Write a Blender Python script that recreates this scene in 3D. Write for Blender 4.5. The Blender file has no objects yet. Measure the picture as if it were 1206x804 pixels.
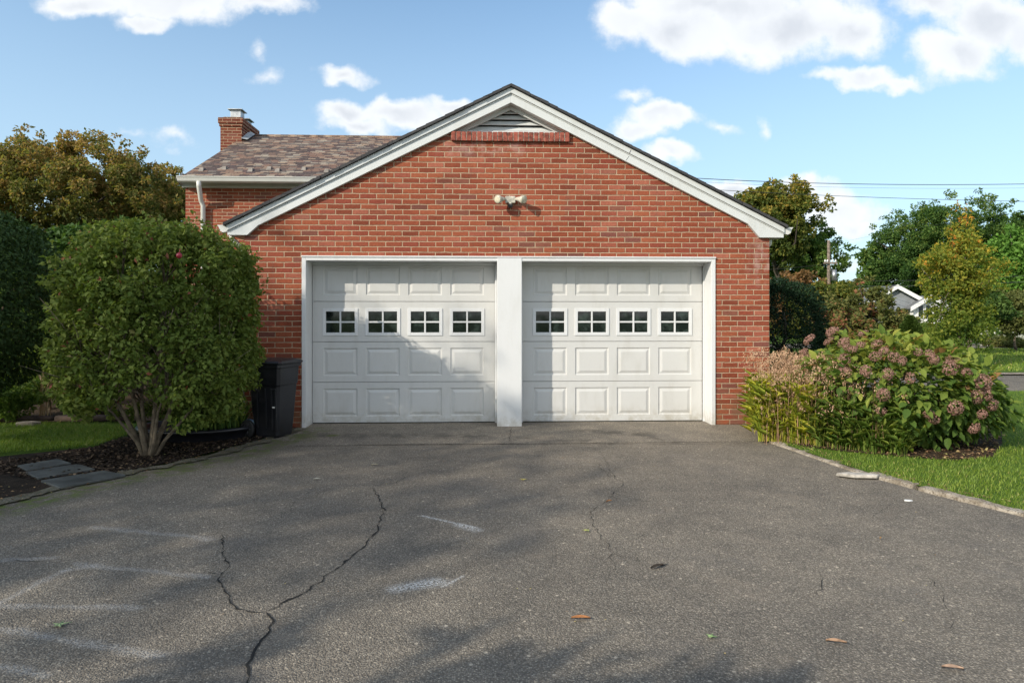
import bpy, bmesh, math, random
import numpy as np
from mathutils import Vector, Matrix
R = math.radians
scene = bpy.context.scene
COL = scene.collection
# ------------------------------------------------------------------ camera
F = 760.0; HC = 1.44; DC = 8.3; TH = R(2.3); HY = 370.0; CX = 603.0
FWD = Vector((math.sin(TH), math.cos(TH), 0)); RGT = Vector((math.cos(TH), -math.sin(TH), 0))
CAM = Vector((0, -DC, HC))
def ray(px, py):
    return FWD + RGT*((px-CX)/F) + Vector((0, 0, (HY-py)/F))
def at_d(px, py, d): return CAM + ray(px, py)*d          # at a camera depth
def at_y(px, py, Y):                                     # on the plane y = Y
    r = ray(px, py); return CAM + r*((Y-CAM.y)/r.y)
def at_g(px, py, z=0.0):                                 # on the ground
    r = ray(px, py); p = CAM + r*((z-CAM.z)/r.z); return p
cd = bpy.data.cameras.new('camera'); cam = bpy.data.objects.new('camera', cd); COL.objects.link(cam)
cam.location = CAM; cam.rotation_euler = (R(90), 0, -TH)
cd.sensor_width = 36; cd.lens = F/1206*36; cd.shift_y = -(402-HY)/1206; cd.clip_end = 3000; cd.clip_start = 0.05
scene.camera = cam
scene.render.resolution_x = 1024; scene.render.resolution_y = 682

# ------------------------------------------------------------------ object helpers
def tag(o, label=None, cat=None, group=None, kind=None):
    if label: o['label'] = label
    if cat: o['category'] = cat
    if group: o['group'] = group
    if kind: o['kind'] = kind
    return o
def empty(name, loc=(0, 0, 0), rz=0, label=None, cat=None, group=None):
    o = bpy.data.objects.new(name, None); COL.objects.link(o)
    o.location = loc; o.rotation_euler = (0, 0, rz); o.empty_display_size = .1
    return tag(o, label, cat, group)
def link(name, me, mats, parent=None):
    if not isinstance(mats, (list, tuple)): mats = [mats]
    for m in mats: me.materials.append(m)
    o = bpy.data.objects.new(name, me); COL.objects.link(o)
    if parent: o.parent = parent
    return o
class MB:
    """collects shapes (world metres, relative to an origin) for one mesh"""
    def __init__(s, origin=(0, 0, 0)): s.v = []; s.f = []; s.m = []; s.o = Vector(origin); s.sm = []
    def add(s, vs, fs, mi=0, smooth=False):
        b = len(s.v); s.v += [tuple(Vector(v)-s.o) for v in vs]
        for f in fs: s.f.append([b+i for i in f]); s.m.append(mi); s.sm.append(smooth)
    def box(s, a, b, mi=0, rot=None, c=None):
        x0, y0, z0 = a; x1, y1, z1 = b
        vs = [(x0,y0,z0),(x1,y0,z0),(x1,y1,z0),(x0,y1,z0),(x0,y0,z1),(x1,y0,z1),(x1,y1,z1),(x0,y1,z1)]
        if rot is not None:
            c = Vector(c) if c is not None else (Vector(a)+Vector(b))/2
            vs = [rot @ (Vector(v)-c)+c for v in vs]
        s.add(vs, [(0,3,2,1),(4,5,6,7),(0,1,5,4),(1,2,6,5),(2,3,7,6),(3,0,4,7)], mi)
    def prism_y(s, poly, y0, y1, mi=0):
        """poly: list of (x,z) counter-clockwise seen from -y; extruded y0..y1"""
        n = len(poly)
        vs = [(x, y0, z) for x, z in poly]+[(x, y1, z) for x, z in poly]
        fs = [tuple(range(n)), tuple(reversed(range(n, 2*n)))]
        fs += [((i+1) % n, i, n+i, n+(i+1) % n) for i in range(n)]
        s.add(vs, fs, mi)
    def prism_z(s, poly, z0, z1, mi=0):
        n = len(poly)
        vs = [(p[0], p[1], z0) for p in poly]+[(p[0], p[1], z1) for p in poly]
        fs = [tuple(reversed(range(n))), tuple(range(n, 2*n))]
        fs += [(i, (i+1) % n, n+(i+1) % n, n+i) for i in range(n)]
        s.add(vs, fs, mi)
    def tube(s, pts, rad, seg=8, mi=0, cap=True):
        pts = [Vector(p) for p in pts]
        if not isinstance(rad, (list, tuple)): rad = [rad]*len(pts)
        vs = []; up = Vector((0.13, 0.31, 0.94)).normalized()
        for i, p in enumerate(pts):
            t = (pts[min(i+1, len(pts)-1)]-pts[max(i-1, 0)]).normalized()
            a = t.cross(up)
            if a.length < .05: a = t.cross(Vector((1, 0, 0)))
            a.normalize(); b = t.cross(a)
            for k in range(seg):
                an = 2*math.pi*k/seg
                vs.append(p+(a*math.cos(an)+b*math.sin(an))*rad[i])
        fs = []
        for i in range(len(pts)-1):
            for k in range(seg):
                k2 = (k+1) % seg
                fs.append((i*seg+k, i*seg+k2, (i+1)*seg+k2, (i+1)*seg+k))
        if cap:
            fs.append(tuple(range(seg))); fs.append(tuple(reversed(range((len(pts)-1)*seg, len(pts)*seg))))
        s.add(vs, fs, mi, True)
    def mesh(s, name):
        me = bpy.data.meshes.new(name); me.from_pydata(s.v, [], s.f)
        me.polygons.foreach_set('material_index', s.m); me.polygons.foreach_set('use_smooth', s.sm)
        me.update()
        bm = bmesh.new(); bm.from_mesh(me); bmesh.ops.recalc_face_normals(bm, faces=bm.faces) if len(bm.faces) < 60000 else None
        uv = bm.loops.layers.uv.new('UV')
        Z = Vector((0, 0, 1))
        for f in bm.faces:
            n = f.normal
            if abs(n.z) > .985: t = Vector((1, 0, 0)); b = Vector((0, 1, 0))
            else:
                t = Z.cross(n).normalized(); b = n.cross(t)
            for l in f.loops:
                co = l.vert.co+s.o
                l[uv].uv = (co.dot(t), co.dot(b))
        bm.to_mesh(me); bm.free()
        return me
    def build(s, name, mats, parent=None, bevel=0):
        o = link(name, s.mesh(name), mats, parent)
        if parent is None: o.location = s.o
        if bevel:
            m = o.modifiers.new('bevel', 'BEVEL'); m.width = bevel; m.segments = 2; m.limit_method = 'ANGLE'; m.angle_limit = R(40)
        return o

# ------------------------------------------------------------------ node helpers
class NT:
    def __init__(s, tree): s.t = tree; s.n = tree.nodes; s.l = tree.links
    def new(s, typ, **kw):
        n = s.n.new(typ)
        for k, v in kw.items(): setattr(n, k, v)
        return n
    def put(s, sock, v):
        if isinstance(v, bpy.types.NodeSocket): s.l.new(v, sock)
        else: sock.default_value = v
    def m(s, op, a, b=0.0, c=0.0, clamp=False):
        n = s.new('ShaderNodeMath', operation=op, use_clamp=clamp)
        s.put(n.inputs[0], a); s.put(n.inputs[1], b); s.put(n.inputs[2], c); return n.outputs[0]
    def vm(s, op, a, b=(0, 0, 0), sc=None):
        n = s.new('ShaderNodeVectorMath', operation=op)
        s.put(n.inputs[0], a); s.put(n.inputs[1], b)
        if sc is not None: s.put(n.inputs[3], sc)
        return n.outputs[1] if op in ('LENGTH', 'DOT_PRODUCT', 'DISTANCE') else n.outputs[0]
    def noise(s, vec, scale, detail=3, rough=.55, dist=0, dim='3D'):
        n = s.new('ShaderNodeTexNoise', noise_dimensions=dim)
        if vec is not None: s.l.new(vec, n.inputs['Vector'])
        n.inputs['Scale'].default_value = scale; n.inputs['Detail'].default_value = detail
        n.inputs['Roughness'].default_value = rough; n.inputs['Distortion'].default_value = dist
        return n.outputs['Fac']
    def noisec(s, vec, scale, detail=2):
        n = s.new('ShaderNodeTexNoise'); s.l.new(vec, n.inputs['Vector'])
        n.inputs['Scale'].default_value = scale; n.inputs['Detail'].default_value = detail
        return n.outputs['Color']
    def smooth(s, x, a, b, lo=0.0, hi=1.0):
        n = s.new('ShaderNodeMapRange', interpolation_type='SMOOTHSTEP')
        s.put(n.inputs['Value'], x); n.inputs['From Min'].default_value = a; n.inputs['From Max'].default_value = b
        n.inputs['To Min'].default_value = lo; n.inputs['To Max'].default_value = hi
        return n.outputs[0]
    def ramp(s, x, stops, interp='LINEAR'):
        n = s.new('ShaderNodeValToRGB'); s.put(n.inputs[0], x); r = n.color_ramp; r.interpolation = interp
        while len(r.elements) < len(stops): r.elements.new(.5)
        for e, (p, c) in zip(r.elements, stops): e.position = p; e.color = (*c, 1) if len(c) == 3 else c
        return n.outputs[0]
    def mix(s, f, a, b, mode='MIX'):
        n = s.new('ShaderNodeMix', data_type='RGBA', blend_type=mode)
        s.put(n.inputs[0], f)
        for i, v in ((6, a), (7, b)):
            if isinstance(v, tuple) and len(v) == 3: v = (*v, 1)
            s.put(n.inputs[i], v)
        return n.outputs[2]
    def sep(s, v):
        n = s.new('ShaderNodeSeparateXYZ'); s.l.new(v, n.inputs[0]); return n.outputs
    def comb(s, x, y, z=0.0):
        n = s.new('ShaderNodeCombineXYZ'); s.put(n.inputs[0], x); s.put(n.inputs[1], y); s.put(n.inputs[2], z); return n.outputs[0]
    def bump(s, h, strength=.5, dist=.01, normal=None):
        n = s.new('ShaderNodeBump'); s.put(n.inputs['Height'], h)
        n.inputs['Strength'].default_value = strength; n.inputs['Distance'].default_value = dist
        if normal is not None: s.l.new(normal, n.inputs['Normal'])
        return n.outputs[0]
def mat(name):
    m = bpy.data.materials.new(name); m.use_nodes = True; t = NT(m.node_tree)
    b = m.node_tree.nodes['Principled BSDF']
    t.b = b; t.tc = t.new('ShaderNodeTexCoord'); t.obj = t.tc.outputs['Object']; t.uv = t.tc.outputs['UV']
    t.geo = t.new('ShaderNodeNewGeometry').outputs['Position']
    return m, t
def simple(name, col, rough=.6, var=.12, scale=3, metal=0, bump=0, bscale=40, col2=None, spec=.5):
    m, t = mat(name)
    n = t.noise(t.geo, scale, 4, .6)
    c2 = col2 or tuple(c*(1-var*2) for c in col)
    c = t.mix(t.smooth(n, .3, .7), c2, tuple(min(1, x*(1+var*.3)) for x in col))
    t.put(t.b.inputs['Base Color'], c); t.b.inputs['Roughness'].default_value = rough; t.b.inputs['Metallic'].default_value = metal
    t.b.inputs['Specular IOR Level'].default_value = spec
    if bump: t.put(t.b.inputs['Normal'], t.bump(t.noise(t.geo, bscale, 4, .6), bump, .01))
    return m
def cells(t, uvv, w, h, joint, wob=.003, rowrand=0.0, soft=.0025):
    """running-bond cells: mask (1 on unit, 0 joint), random per unit, random 2"""
    dv = t.vm('SCALE', t.vm('SUBTRACT', t.noisec(uvv, 9, 3), (.5, .5, .5)), sc=wob*2)
    dv2 = t.vm('SCALE', t.vm('SUBTRACT', t.noisec(uvv, 55, 2), (.5, .5, .5)), sc=wob*1.6)
    v = t.vm('ADD', t.vm('ADD', uvv, dv), dv2)
    o = t.sep(v)
    yy = t.m('DIVIDE', o[1], h); row = t.m('FLOOR', yy); fv = t.m('FRACT', yy)
    sh = t.m('MULTIPLY', t.m('FLOORED_MODULO', row, 2.0), .5)
    if rowrand:
        wn = t.new('ShaderNodeTexWhiteNoise', noise_dimensions='1D'); t.put(wn.inputs['W'], row)
        sh = t.m('ADD', sh, t.m('MULTIPLY', wn.outputs['Value'], rowrand))
    else:
        wn = t.new('ShaderNodeTexWhiteNoise', noise_dimensions='1D'); t.put(wn.inputs['W'], row)
        sh = t.m('ADD', sh, t.m('MULTIPLY', wn.outputs['Value'], .09))
    xx = t.m('ADD', t.m('DIVIDE', o[0], w), sh); colm = t.m('FLOOR', xx); fu = t.m('FRACT', xx)
    du = t.m('MULTIPLY', t.m('MINIMUM', fu, t.m('SUBTRACT', 1.0, fu)), w)
    dd = t.m('MULTIPLY', t.m('MINIMUM', fv, t.m('SUBTRACT', 1.0, fv)), h)
    d = t.m('MINIMUM', du, dd)
    mask = t.smooth(d, joint/2-soft, joint/2+soft)
    wn = t.new('ShaderNodeTexWhiteNoise', noise_dimensions='2D'); t.put(wn.inputs['Vector'], t.comb(colm, row))
    rs = t.sep(wn.outputs['Color'])
    return mask, rs[0], rs[1], fv
def brick_mat(name, w=.2125, h=.0677, joint=.0108, stain=True, tint=1.0):
    m, t = mat(name)
    mask, r1, r2, fv = cells(t, t.uv, w, h, joint, wob=.0048)
    c = t.ramp(r1, [(0, tuple(q*tint for q in (.23, .060, .032))), (.25, tuple(q*tint for q in (.32, .085, .043))), (.55, tuple(q*tint for q in (.37, .112, .056))), (.8, tuple(q*tint for q in (.29, .070, .042))), (1, tuple(q*tint for q in (.42, .145, .09)))])
    dark = t.smooth(r2, .90, .97)
    c = t.mix(t.m('MULTIPLY', dark, .48), c, (.15, .09, .08))
    n1 = t.noise(t.uv, 38, 4, .65); n2 = t.noise(t.uv, 1.3, 3, .5)
    c = t.mix(t.smooth(n1, .25, .8), t.mix(1.0, c, (.72, .68, .68), 'MULTIPLY'), c)
    c = t.mix(t.m('MULTIPLY', t.smooth(n2, .35, .65), .8), c, t.mix(1.0, c, (.80, .74, .72), 'MULTIPLY'))
    n3 = t.noise(t.vm('MULTIPLY', t.uv, (5, .7, 1)), 1.6, 5, .7); c = t.mix(t.m('MULTIPLY', t.smooth(n3, .55, .75), .35), c, (.12, .075, .06))
    mort = t.ramp(t.noise(t.uv, 14, 3), [(.25, (.33, .23, .15)), (.75, (.50, .375, .26))])
    c = t.mix(mask, mort, c)
    if stain:
        p = t.sep(t.geo)
        # damp, greenish foot of the wall
        foot = t.m('MULTIPLY', t.smooth(p[2], .55, .03), t.smooth(t.noise(t.geo, 5, 4, .65), .38, .62))
        c = t.mix(t.m('MULTIPLY', foot, .6), c, (.13, .10, .055))
        # pale bloom below the right eave and around the vent ledge
        for (X, Z, rx, rz, a) in ((EFF_R.x, EFF_R.z, .28, .5, .4), (EFF_V.x, EFF_V.z, 1.0, .22, .35)):
            e = t.vm('LENGTH', t.comb(t.m('DIVIDE', t.m('SUBTRACT', p[0], X), rx), t.m('DIVIDE', t.m('SUBTRACT', p[2], Z), rz)))
            k = t.m('MULTIPLY', t.smooth(e, 1.0, .2), t.smooth(t.noise(t.geo, 6, 4, .7), .42, .68))
            c = t.mix(t.m('MULTIPLY', k, a), c, (.62, .47, .42))
    t.put(t.b.inputs['Base Color'], c); t.b.inputs['Roughness'].default_value = .88
    t.b.inputs['Specular IOR Level'].default_value = .25
    hgt = t.m('ADD', t.m('MULTIPLY', mask, 1.0), t.m('MULTIPLY', n1, .35))
    t.put(t.b.inputs['Normal'], t.bump(hgt, .9, .007))
    return m
EFF_R = at_y(897, 306, 0); EFF_V = at_y(570, 172, 0)
M = {}
M['brick'] = brick_mat('red_brick')
M['brick_far'] = brick_mat('red_brick_plain', stain=False)
M['chimney_brick'] = brick_mat('chimney_brick', joint=.010, stain=False, tint=.62)
M['ledge_brick'] = simple('ledge_brick', (.33, .085, .055), .85, .35, 16, bump=.5, bscale=60)
def slate_mat():
    m, t = mat('slate_roof')
    mask, r1, r2, fv = cells(t, t.uv, .17, .09, .008, rowrand=1.0, wob=.009)
    c = t.ramp(r1, [(0, (.07, .045, .035)), (.18, (.22, .13, .085)), (.36, (.11, .072, .055)), (.50, (.30, .21, .14)), (.66, (.18, .15, .12)), (.80, (.09, .052, .045)), (.9, (.34, .28, .21))], 'CONSTANT')
    c = t.mix(t.smooth(t.noise(t.uv, 2.2, 4, .6), .35, .7), c, t.mix(1.0, c, (.72, .62, .6), 'MULTIPLY'))
    c = t.mix(t.m('MULTIPLY', t.smooth(t.noise(t.uv, 17, 3, .7), .5, .75), .5), c, (.32, .27, .2))
    c = t.mix(mask, (.03, .025, .022), c)
    t.put(t.b.inputs['Base Color'], c); t.b.inputs['Roughness'].default_value = .8
    t.put(t.b.inputs['Normal'], t.bump(t.m('ADD', t.m('MULTIPLY', mask, .6), t.m('SUBTRACT', r2, fv)), .9, .012))
    return m
M['slate'] = slate_mat()
def shingle_mat():
    m, t = mat('asphalt_shingle')
    mask, r1, r2, fv = cells(t, t.uv, .3, .14, .006, rowrand=.5)
    c = t.ramp(r1, [(0, (.035, .036, .04)), (1, (.075, .073, .075))])
    c = t.mix(t.noise(t.uv, 120, 2), c, (.03, .03, .033))
    t.put(t.b.inputs['Base Color'], c); t.b.inputs['Roughness'].default_value = .9
    t.put(t.b.inputs['Normal'], t.bump(t.m('SUBTRACT', mask, fv), .7, .008))
    return m
M['shingle'] = shingle_mat()
def paint_mat(name, col=(.74, .75, .75), dirt=.25, rough=.45, foot=False, edge=False):
    m, t = mat(name)
    st = t.vm('MULTIPLY', t.geo, (3.0, 3.0, .8))
    n = t.noise(st, 2.2, 5, .65); n2 = t.noise(t.geo, 30, 3, .6)
    c = t.mix(t.m('MULTIPLY', t.smooth(n, .45, .8), dirt), col, tuple(x*y for x, y in zip(col, (.66, .63, .56))))
    c = t.mix(t.m('MULTIPLY', t.smooth(n2, .55, .8), dirt*.5), c, tuple(x*.8 for x in col))
    if foot:
        p = t.sep(t.geo)
        k = t.m('MULTIPLY', t.smooth(p[2], .28, .0), t.smooth(t.noise(t.geo, 9, 5, .7), .35, .7))
        c = t.mix(t.m('MULTIPLY', k, .55), c, (.32, .28, .2))
    t.put(t.b.inputs['Base Color'], c); t.b.inputs['Roughness'].default_value = rough
    t.put(t.b.inputs['Normal'], t.bump(t.noise(t.geo, 7, 3), .12, .01))
    return m
M['door'] = paint_mat('door_paint', (.56, .56, .545), .3, .42, foot=True)
M['trim'] = paint_mat('white_trim_paint', (.64, .65, .655), .22, .45, foot=True)
M['rake'] = paint_mat('rake_paint', (.60, .62, .62), .35, .5)
M['alu'] = paint_mat('white_gutter_metal', (.62, .62, .59), .2, .4)
M['joint'] = simple('dark_joint', (.045, .045, .045), .9)
def glass_mat():
    m, t = mat('dark_window_glass')
    t.put(t.b.inputs['Base Color'], t.mix(t.smooth(t.noise(t.geo, 7, 4), .45, .7), (.007, .010, .011), (.035, .05, .045)))  # greenish mottling paints faint reflections into the pane colour
    t.b.inputs['Roughness'].default_value = .06; t.b.inputs['Specular IOR Level'].default_value = .55
    t.put(t.b.inputs['Normal'], t.bump(t.noise(t.geo, 3, 2), .05, .02))
    return m
M['glass'] = glass_mat()
M['metal'] = simple('galvanised_metal', (.42, .43, .44), .4, .2, 8, metal=.8)
M['guard'] = simple('weathered_guard_metal', (.27, .24, .21), .7, .2, 9)
M['lead'] = simple('flashing_metal', (.45, .47, .48), .5, .2, 6)
M['lamp_body'] = simple('aged_cream_paint', (.60, .57, .48), .5, .25, 20)
M['lamp_glass'] = simple('pale_lamp_lens', (.62, .58, .44), .25, .15, 30)
M['dark_metal'] = simple('dark_metal', (.03, .03, .032), .5)
M['bin'] = simple('black_bin_plastic', (.012, .013, .018), .38, .2, 5, bump=.15, bscale=90)
M['bin_lid'] = simple('black_bin_lid_plastic', (.02, .021, .026), .36, .2, 5, bump=.15, bscale=70)
M['wheel'] = simple('tyre_rubber', (.012, .012, .012), .7)
M['tub'] = simple('black_tub_plastic', (.013, .014, .018), .3, .2, 6)
M['bark'] = simple('grey_brown_bark', (.16, .12, .085), .9, .35, 14, bump=.8, bscale=60)
M['bark_pale'] = simple('pale_bark', (.20, .16, .11), .9, .3, 12, bump=.6, bscale=50)
M['bark_dark'] = simple('dark_bark', (.07, .055, .04), .9, .3, 10, bump=.6, bscale=30)
M['pole'] = simple('weathered_pole_wood', (.23, .18, .14), .9, .3, 6)
M['wire'] = simple('wire_black', (.03, .03, .035), .6)
M['wood'] = simple('old_timber', (.075, .05, .036), .9, .35, 7, bump=.6, bscale=30)
M['bluestone'] = simple('bluestone', (.085, .09, .085), .7, .3, 5, bump=.4, bscale=30)
M['siding'] = paint_mat('white_siding', (.72, .72, .7), .15, .6)
M['grey_roof'] = simple('grey_shingles', (.17, .18, .19), .9, .15, 4)
M['grey_siding'] = simple('grey_siding', (.24, .26, .28), .8, .1, 3)
M['white_petal'] = simple('white_petals', (.72, .72, .66), .7, .15, 9)

# foliage: colour comes from a per-leaf random value
def leaf_mat(name, stops, trans=.35, rough=.62, spec=.18, gain=1.35):
    m = bpy.data.materials.new(name); m.use_nodes = True; t = NT(m.node_tree)
    b = m.node_tree.nodes['Principled BSDF']; out = m.node_tree.nodes['Material Output']
    a = t.new('ShaderNodeAttribute', attribute_name='var')
    c = t.ramp(a.outputs['Fac'], [(p, tuple(min(.8, x*gain) for x in q)) for p, q in stops])
    t.put(b.inputs['Base Color'], c); b.inputs['Roughness'].default_value = rough
    b.inputs['Specular IOR Level'].default_value = spec
    tr = t.new('ShaderNodeBsdfTranslucent')
    t.put(tr.inputs[0], t.mix(1.0, c, (1.25, 1.3, .7), 'MULTIPLY'))
    mx = t.new('ShaderNodeMixShader'); mx.inputs[0].default_value = trans
    t.l.new(b.outputs[0], mx.inputs[1]); t.l.new(tr.outputs[0], mx.inputs[2]); t.l.new(mx.outputs[0], out.inputs[0])
    return m
L = {}
L['bush'] = leaf_mat('bush_leaves', [(0, (.035, .06, .012)), (.35, (.080, .115, .022)), (.7, (.155, .185, .042)), (.86, (.12, .15, .04)), (.93, (.15, .085, .055)), (1, (.20, .065, .045))], .35, gain=1.45)
L['holly'] = leaf_mat('dark_hedge_leaves', [(0, (.015, .030, .009)), (.6, (.038, .066, .018)), (1, (.075, .11, .032))], .2, gain=1.5)
L['yew'] = leaf_mat('yew_needles', [(0, (.006, .016, .008)), (.6, (.014, .034, .014)), (1, (.03, .06, .02))], .1)
L['locust'] = leaf_mat('locust_leaves', [(0, (.05, .06, .018)), (.25, (.085, .095, .025)), (.5, (.13, .12, .035)), (.75, (.19, .125, .045)), (1, (.23, .15, .055))], .45, gain=1.6)
L['olive'] = leaf_mat('olive_leaves', [(0, (.03, .045, .012)), (.4, (.065, .085, .018)), (.75, (.13, .12, .025)), (1, (.22, .15, .03))], .42, gain=1.85)
L['green'] = leaf_mat('green_leaves', [(0, (.02, .045, .012)), (.5, (.05, .09, .02)), (1, (.12, .14, .03))], .42, gain=2.0)
L['deep'] = leaf_mat('deep_green_leaves', [(0, (.014, .032, .010)), (.5, (.032, .062, .016)), (1, (.065, .10, .025))], .35, gain=1.9)
L['bright'] = leaf_mat('bright_green_leaves', [(0, (.05, .11, .02)), (.5, (.10, .20, .035)), (1, (.17, .27, .05))], .4)
L['rust'] = leaf_mat('rust_leaves', [(0, (.05, .035, .02)), (.4, (.11, .07, .03)), (.75, (.17, .085, .04)), (1, (.12, .12, .03))], .4, gain=1.7)
L['maple'] = leaf_mat('maple_leaves', [(0, (.06, .09, .015)), (.45, (.13, .15, .025)), (.75, (.22, .19, .03)), (.9, (.34, .2, .03)), (1, (.36, .13, .03))], .5, gain=1.8)
L['dogwood'] = leaf_mat('dogwood_leaves', [(0, (.03, .04, .014)), (.5, (.075, .085, .025)), (.85, (.12, .11, .035)), (1, (.17, .07, .04))], .4, gain=1.8)
L['spruce'] = leaf_mat('spruce_needles', [(0, (.03, .06, .015)), (1, (.12, .18, .045))], .15)
L['hyd'] = leaf_mat('hydrangea_leaves', [(0, (.018, .045, .012)), (.4, (.07, .12, .022)), (.7, (.17, .21, .04)), (.9, (.24, .25, .05)), (1, (.22, .12, .05))], .4)
L['floret'] = leaf_mat('dried_pink_florets', [(0, (.13, .085, .06)), (.5, (.25, .14, .12)), (.85, (.33, .21, .17)), (1, (.36, .28, .17))], .3, .8, .1)
L['oat'] = leaf_mat('sea_oat_blades', [(0, (.06, .10, .015)), (.35, (.16, .19, .025)), (.7, (.32, .31, .04)), (1, (.36, .26, .09))], .45, gain=1.9)
L['oat_g'] = leaf_mat('sea_oat_green_blades', [(0, (.03, .065, .012)), (.5, (.10, .15, .03)), (1, (.24, .26, .05))], .45, gain=1.7)
L['seed'] = leaf_mat('tan_seed_heads', [(0, (.22, .12, .08)), (.5, (.38, .24, .16)), (1, (.50, .38, .26))], .3, .8, .1)
L['grass'] = leaf_mat('lawn_blades', [(0, (.06, .105, .012)), (.5, (.125, .19, .024)), (.85, (.19, .24, .04)), (1, (.32, .27, .10))], .35, .5, .3)
L['garden'] = leaf_mat('garden_leaves', [(0, (.03, .07, .015)), (.5, (.09, .14, .025)), (1, (.2, .24, .05))], .4)
L['litter'] = leaf_mat('litter_leaves', [(0, (.06, .04, .025)), (.5, (.15, .09, .05)), (.8, (.30, .2, .11)), (1, (.34, .31, .12))], .1, .8, .1)
L['mulchbit'] = leaf_mat('mulch_chips', [(0, (.015, .012, .01)), (.7, (.045, .032, .024)), (1, (.12, .09, .06))], .0, .9, .1)
L['white'] = leaf_mat('white_blossom', [(0, (.45, .46, .42)), (1, (.80, .80, .76))], .3, .8, .1, 1)

# ------------------------------------------------------------------ foliage geometry
def nrm(a): return a/np.maximum(np.linalg.norm(a, axis=1, keepdims=True), 1e-9)
def leaves_mesh(name, pos, dirs, nor, length, width, var, curl=.12, origin=(0, 0, 0)):
    """pos: base points; dirs: tip direction; nor: approx leaf normal; folded four-point leaves"""
    n = len(pos); pos = pos-np.array(origin)
    dirs = nrm(dirs); side = nrm(np.cross(dirs, nor)); up = np.cross(side, dirs)
    length = np.broadcast_to(length, (n,))[:, None]; width = np.broadcast_to(width, (n,))[:, None]
    v = np.empty((n, 4, 3), np.float32)
    v[:, 0] = pos; v[:, 2] = pos+dirs*length-up*curl*length
    mid = pos+dirs*length*.45+up*width*.22
    v[:, 1] = mid-side*width*.5; v[:, 3] = mid+side*width*.5
    me = bpy.data.meshes.new(name)
    me.vertices.add(4*n); me.vertices.foreach_set('co', v.ravel())
    # two triangles folded on the midrib
    idx = np.arange(n)[:, None]*4
    tri = np.concatenate([idx+[0, 1, 2], idx+[0, 2, 3]], axis=1).ravel().astype(np.int32)
    me.loops.add(6*n); me.loops.foreach_set('vertex_index', tri)
    me.polygons.add(2*n); me.polygons.foreach_set('loop_start', np.arange(0, 6*n, 3, dtype=np.int32))
    at = me.attributes.new('var', 'FLOAT', 'FACE')
    at.data.foreach_set('value', np.repeat(np.clip(var, 0, 1), 2).astype(np.float32))
    me.update(calc_edges=True); me.validate()
    return me
def rand_unit(rng, n): return nrm(rng.normal(size=(n, 3)))
def clump_leaves(rng, centers, radii, per, shell=.55, squash=.75):
    """leaves on the shells of ball clumps: returns pos, outward"""
    k = len(centers); idx = np.repeat(np.arange(k), per) if np.isscalar(per) else np.repeat(np.arange(k), per)
    u = rand_unit(rng, len(idx)); r = radii[idx]*(shell+(1-shell)*rng.random(len(idx))**.6)
    off = u*r[:, None]; off[:, 2] *= squash
    return centers[idx]+off, u, idx
def crown(name, mat_, parent, c, rad, nclump, cr, nleaf, size, seed, var0=.45, varr=.35, topvar=.0, sparse=0, cut=None, hollow=.45, aspect=.6, shell=.5, bumpy=.12, origin=None):
    """irregular crown: clumps spread through an ellipsoid volume, more of them near its surface"""
    rng = np.random.default_rng(seed)
    u = rand_unit(rng, nclump); rr = (hollow+(1-hollow)*rng.random(nclump)**.5)
    ph = rng.random(6)*6.28
    wob = 1+bumpy*(np.sin(u[:, 0]*4+ph[0])+np.sin(u[:, 1]*5+ph[1])+np.sin(u[:, 2]*6+ph[2]))
    cc = np.array(c)+u*np.array(rad)*(rr*wob)[:, None]
    rc = cr*(.6+.8*rng.random(nclump))
    nh = nclump//3; uh = rand_unit(rng, nh); uh[:, 2] = np.abs(uh[:, 2])*(rng.random(nh) < .85)+uh[:, 2]*0; uh = nrm(uh)
    wh = 1+bumpy*(np.sin(uh[:, 0]*4+ph[0])+np.sin(uh[:, 1]*5+ph[1])+np.sin(uh[:, 2]*6+ph[2]))
    cc = np.concatenate([cc, np.array(c)+uh*np.array(rad)*((1.02+.12*rng.random(nh))*wh)[:, None]]); rc = np.concatenate([rc, cr*(.25+.3*rng.random(nh))]); u = np.concatenate([u, uh])
    if cut is not None:
        k = cut(cc); cc = cc[k]; rc = rc[k]; u = u[k]
    per = np.maximum(4, (nleaf*rc**2/np.sum(rc**2))).astype(int)
    pos, out, idx = clump_leaves(rng, cc, rc, per, shell)
    if sparse:
        k = rng.random(len(pos)) > sparse; pos, out, idx = pos[k], out[k], idx[k]
    n = len(pos)
    cv = rng.random(len(cc))
    rel = (pos[:, 2]-(c[2]-rad[2]))/(2*rad[2])
    var = var0+varr*(.55*(cv[idx]-.5)+.9*(rng.random(n)-.5))*1.6+topvar*(rel-.5)
    d = nrm(out*.5+rand_unit(rng, n)*.9+np.array([0, 0, -.25])); nn = nrm(out*.6+rand_unit(rng, n)*.7+np.array([0, 0, .5]))
    s = size*(.6+.8*rng.random(n))
    org = origin if origin is not None else (0, 0, 0)
    me = leaves_mesh(name, pos, d, nn, s, s*aspect, var, origin=org)
    return link(name, me, mat_, parent), cc
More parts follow.
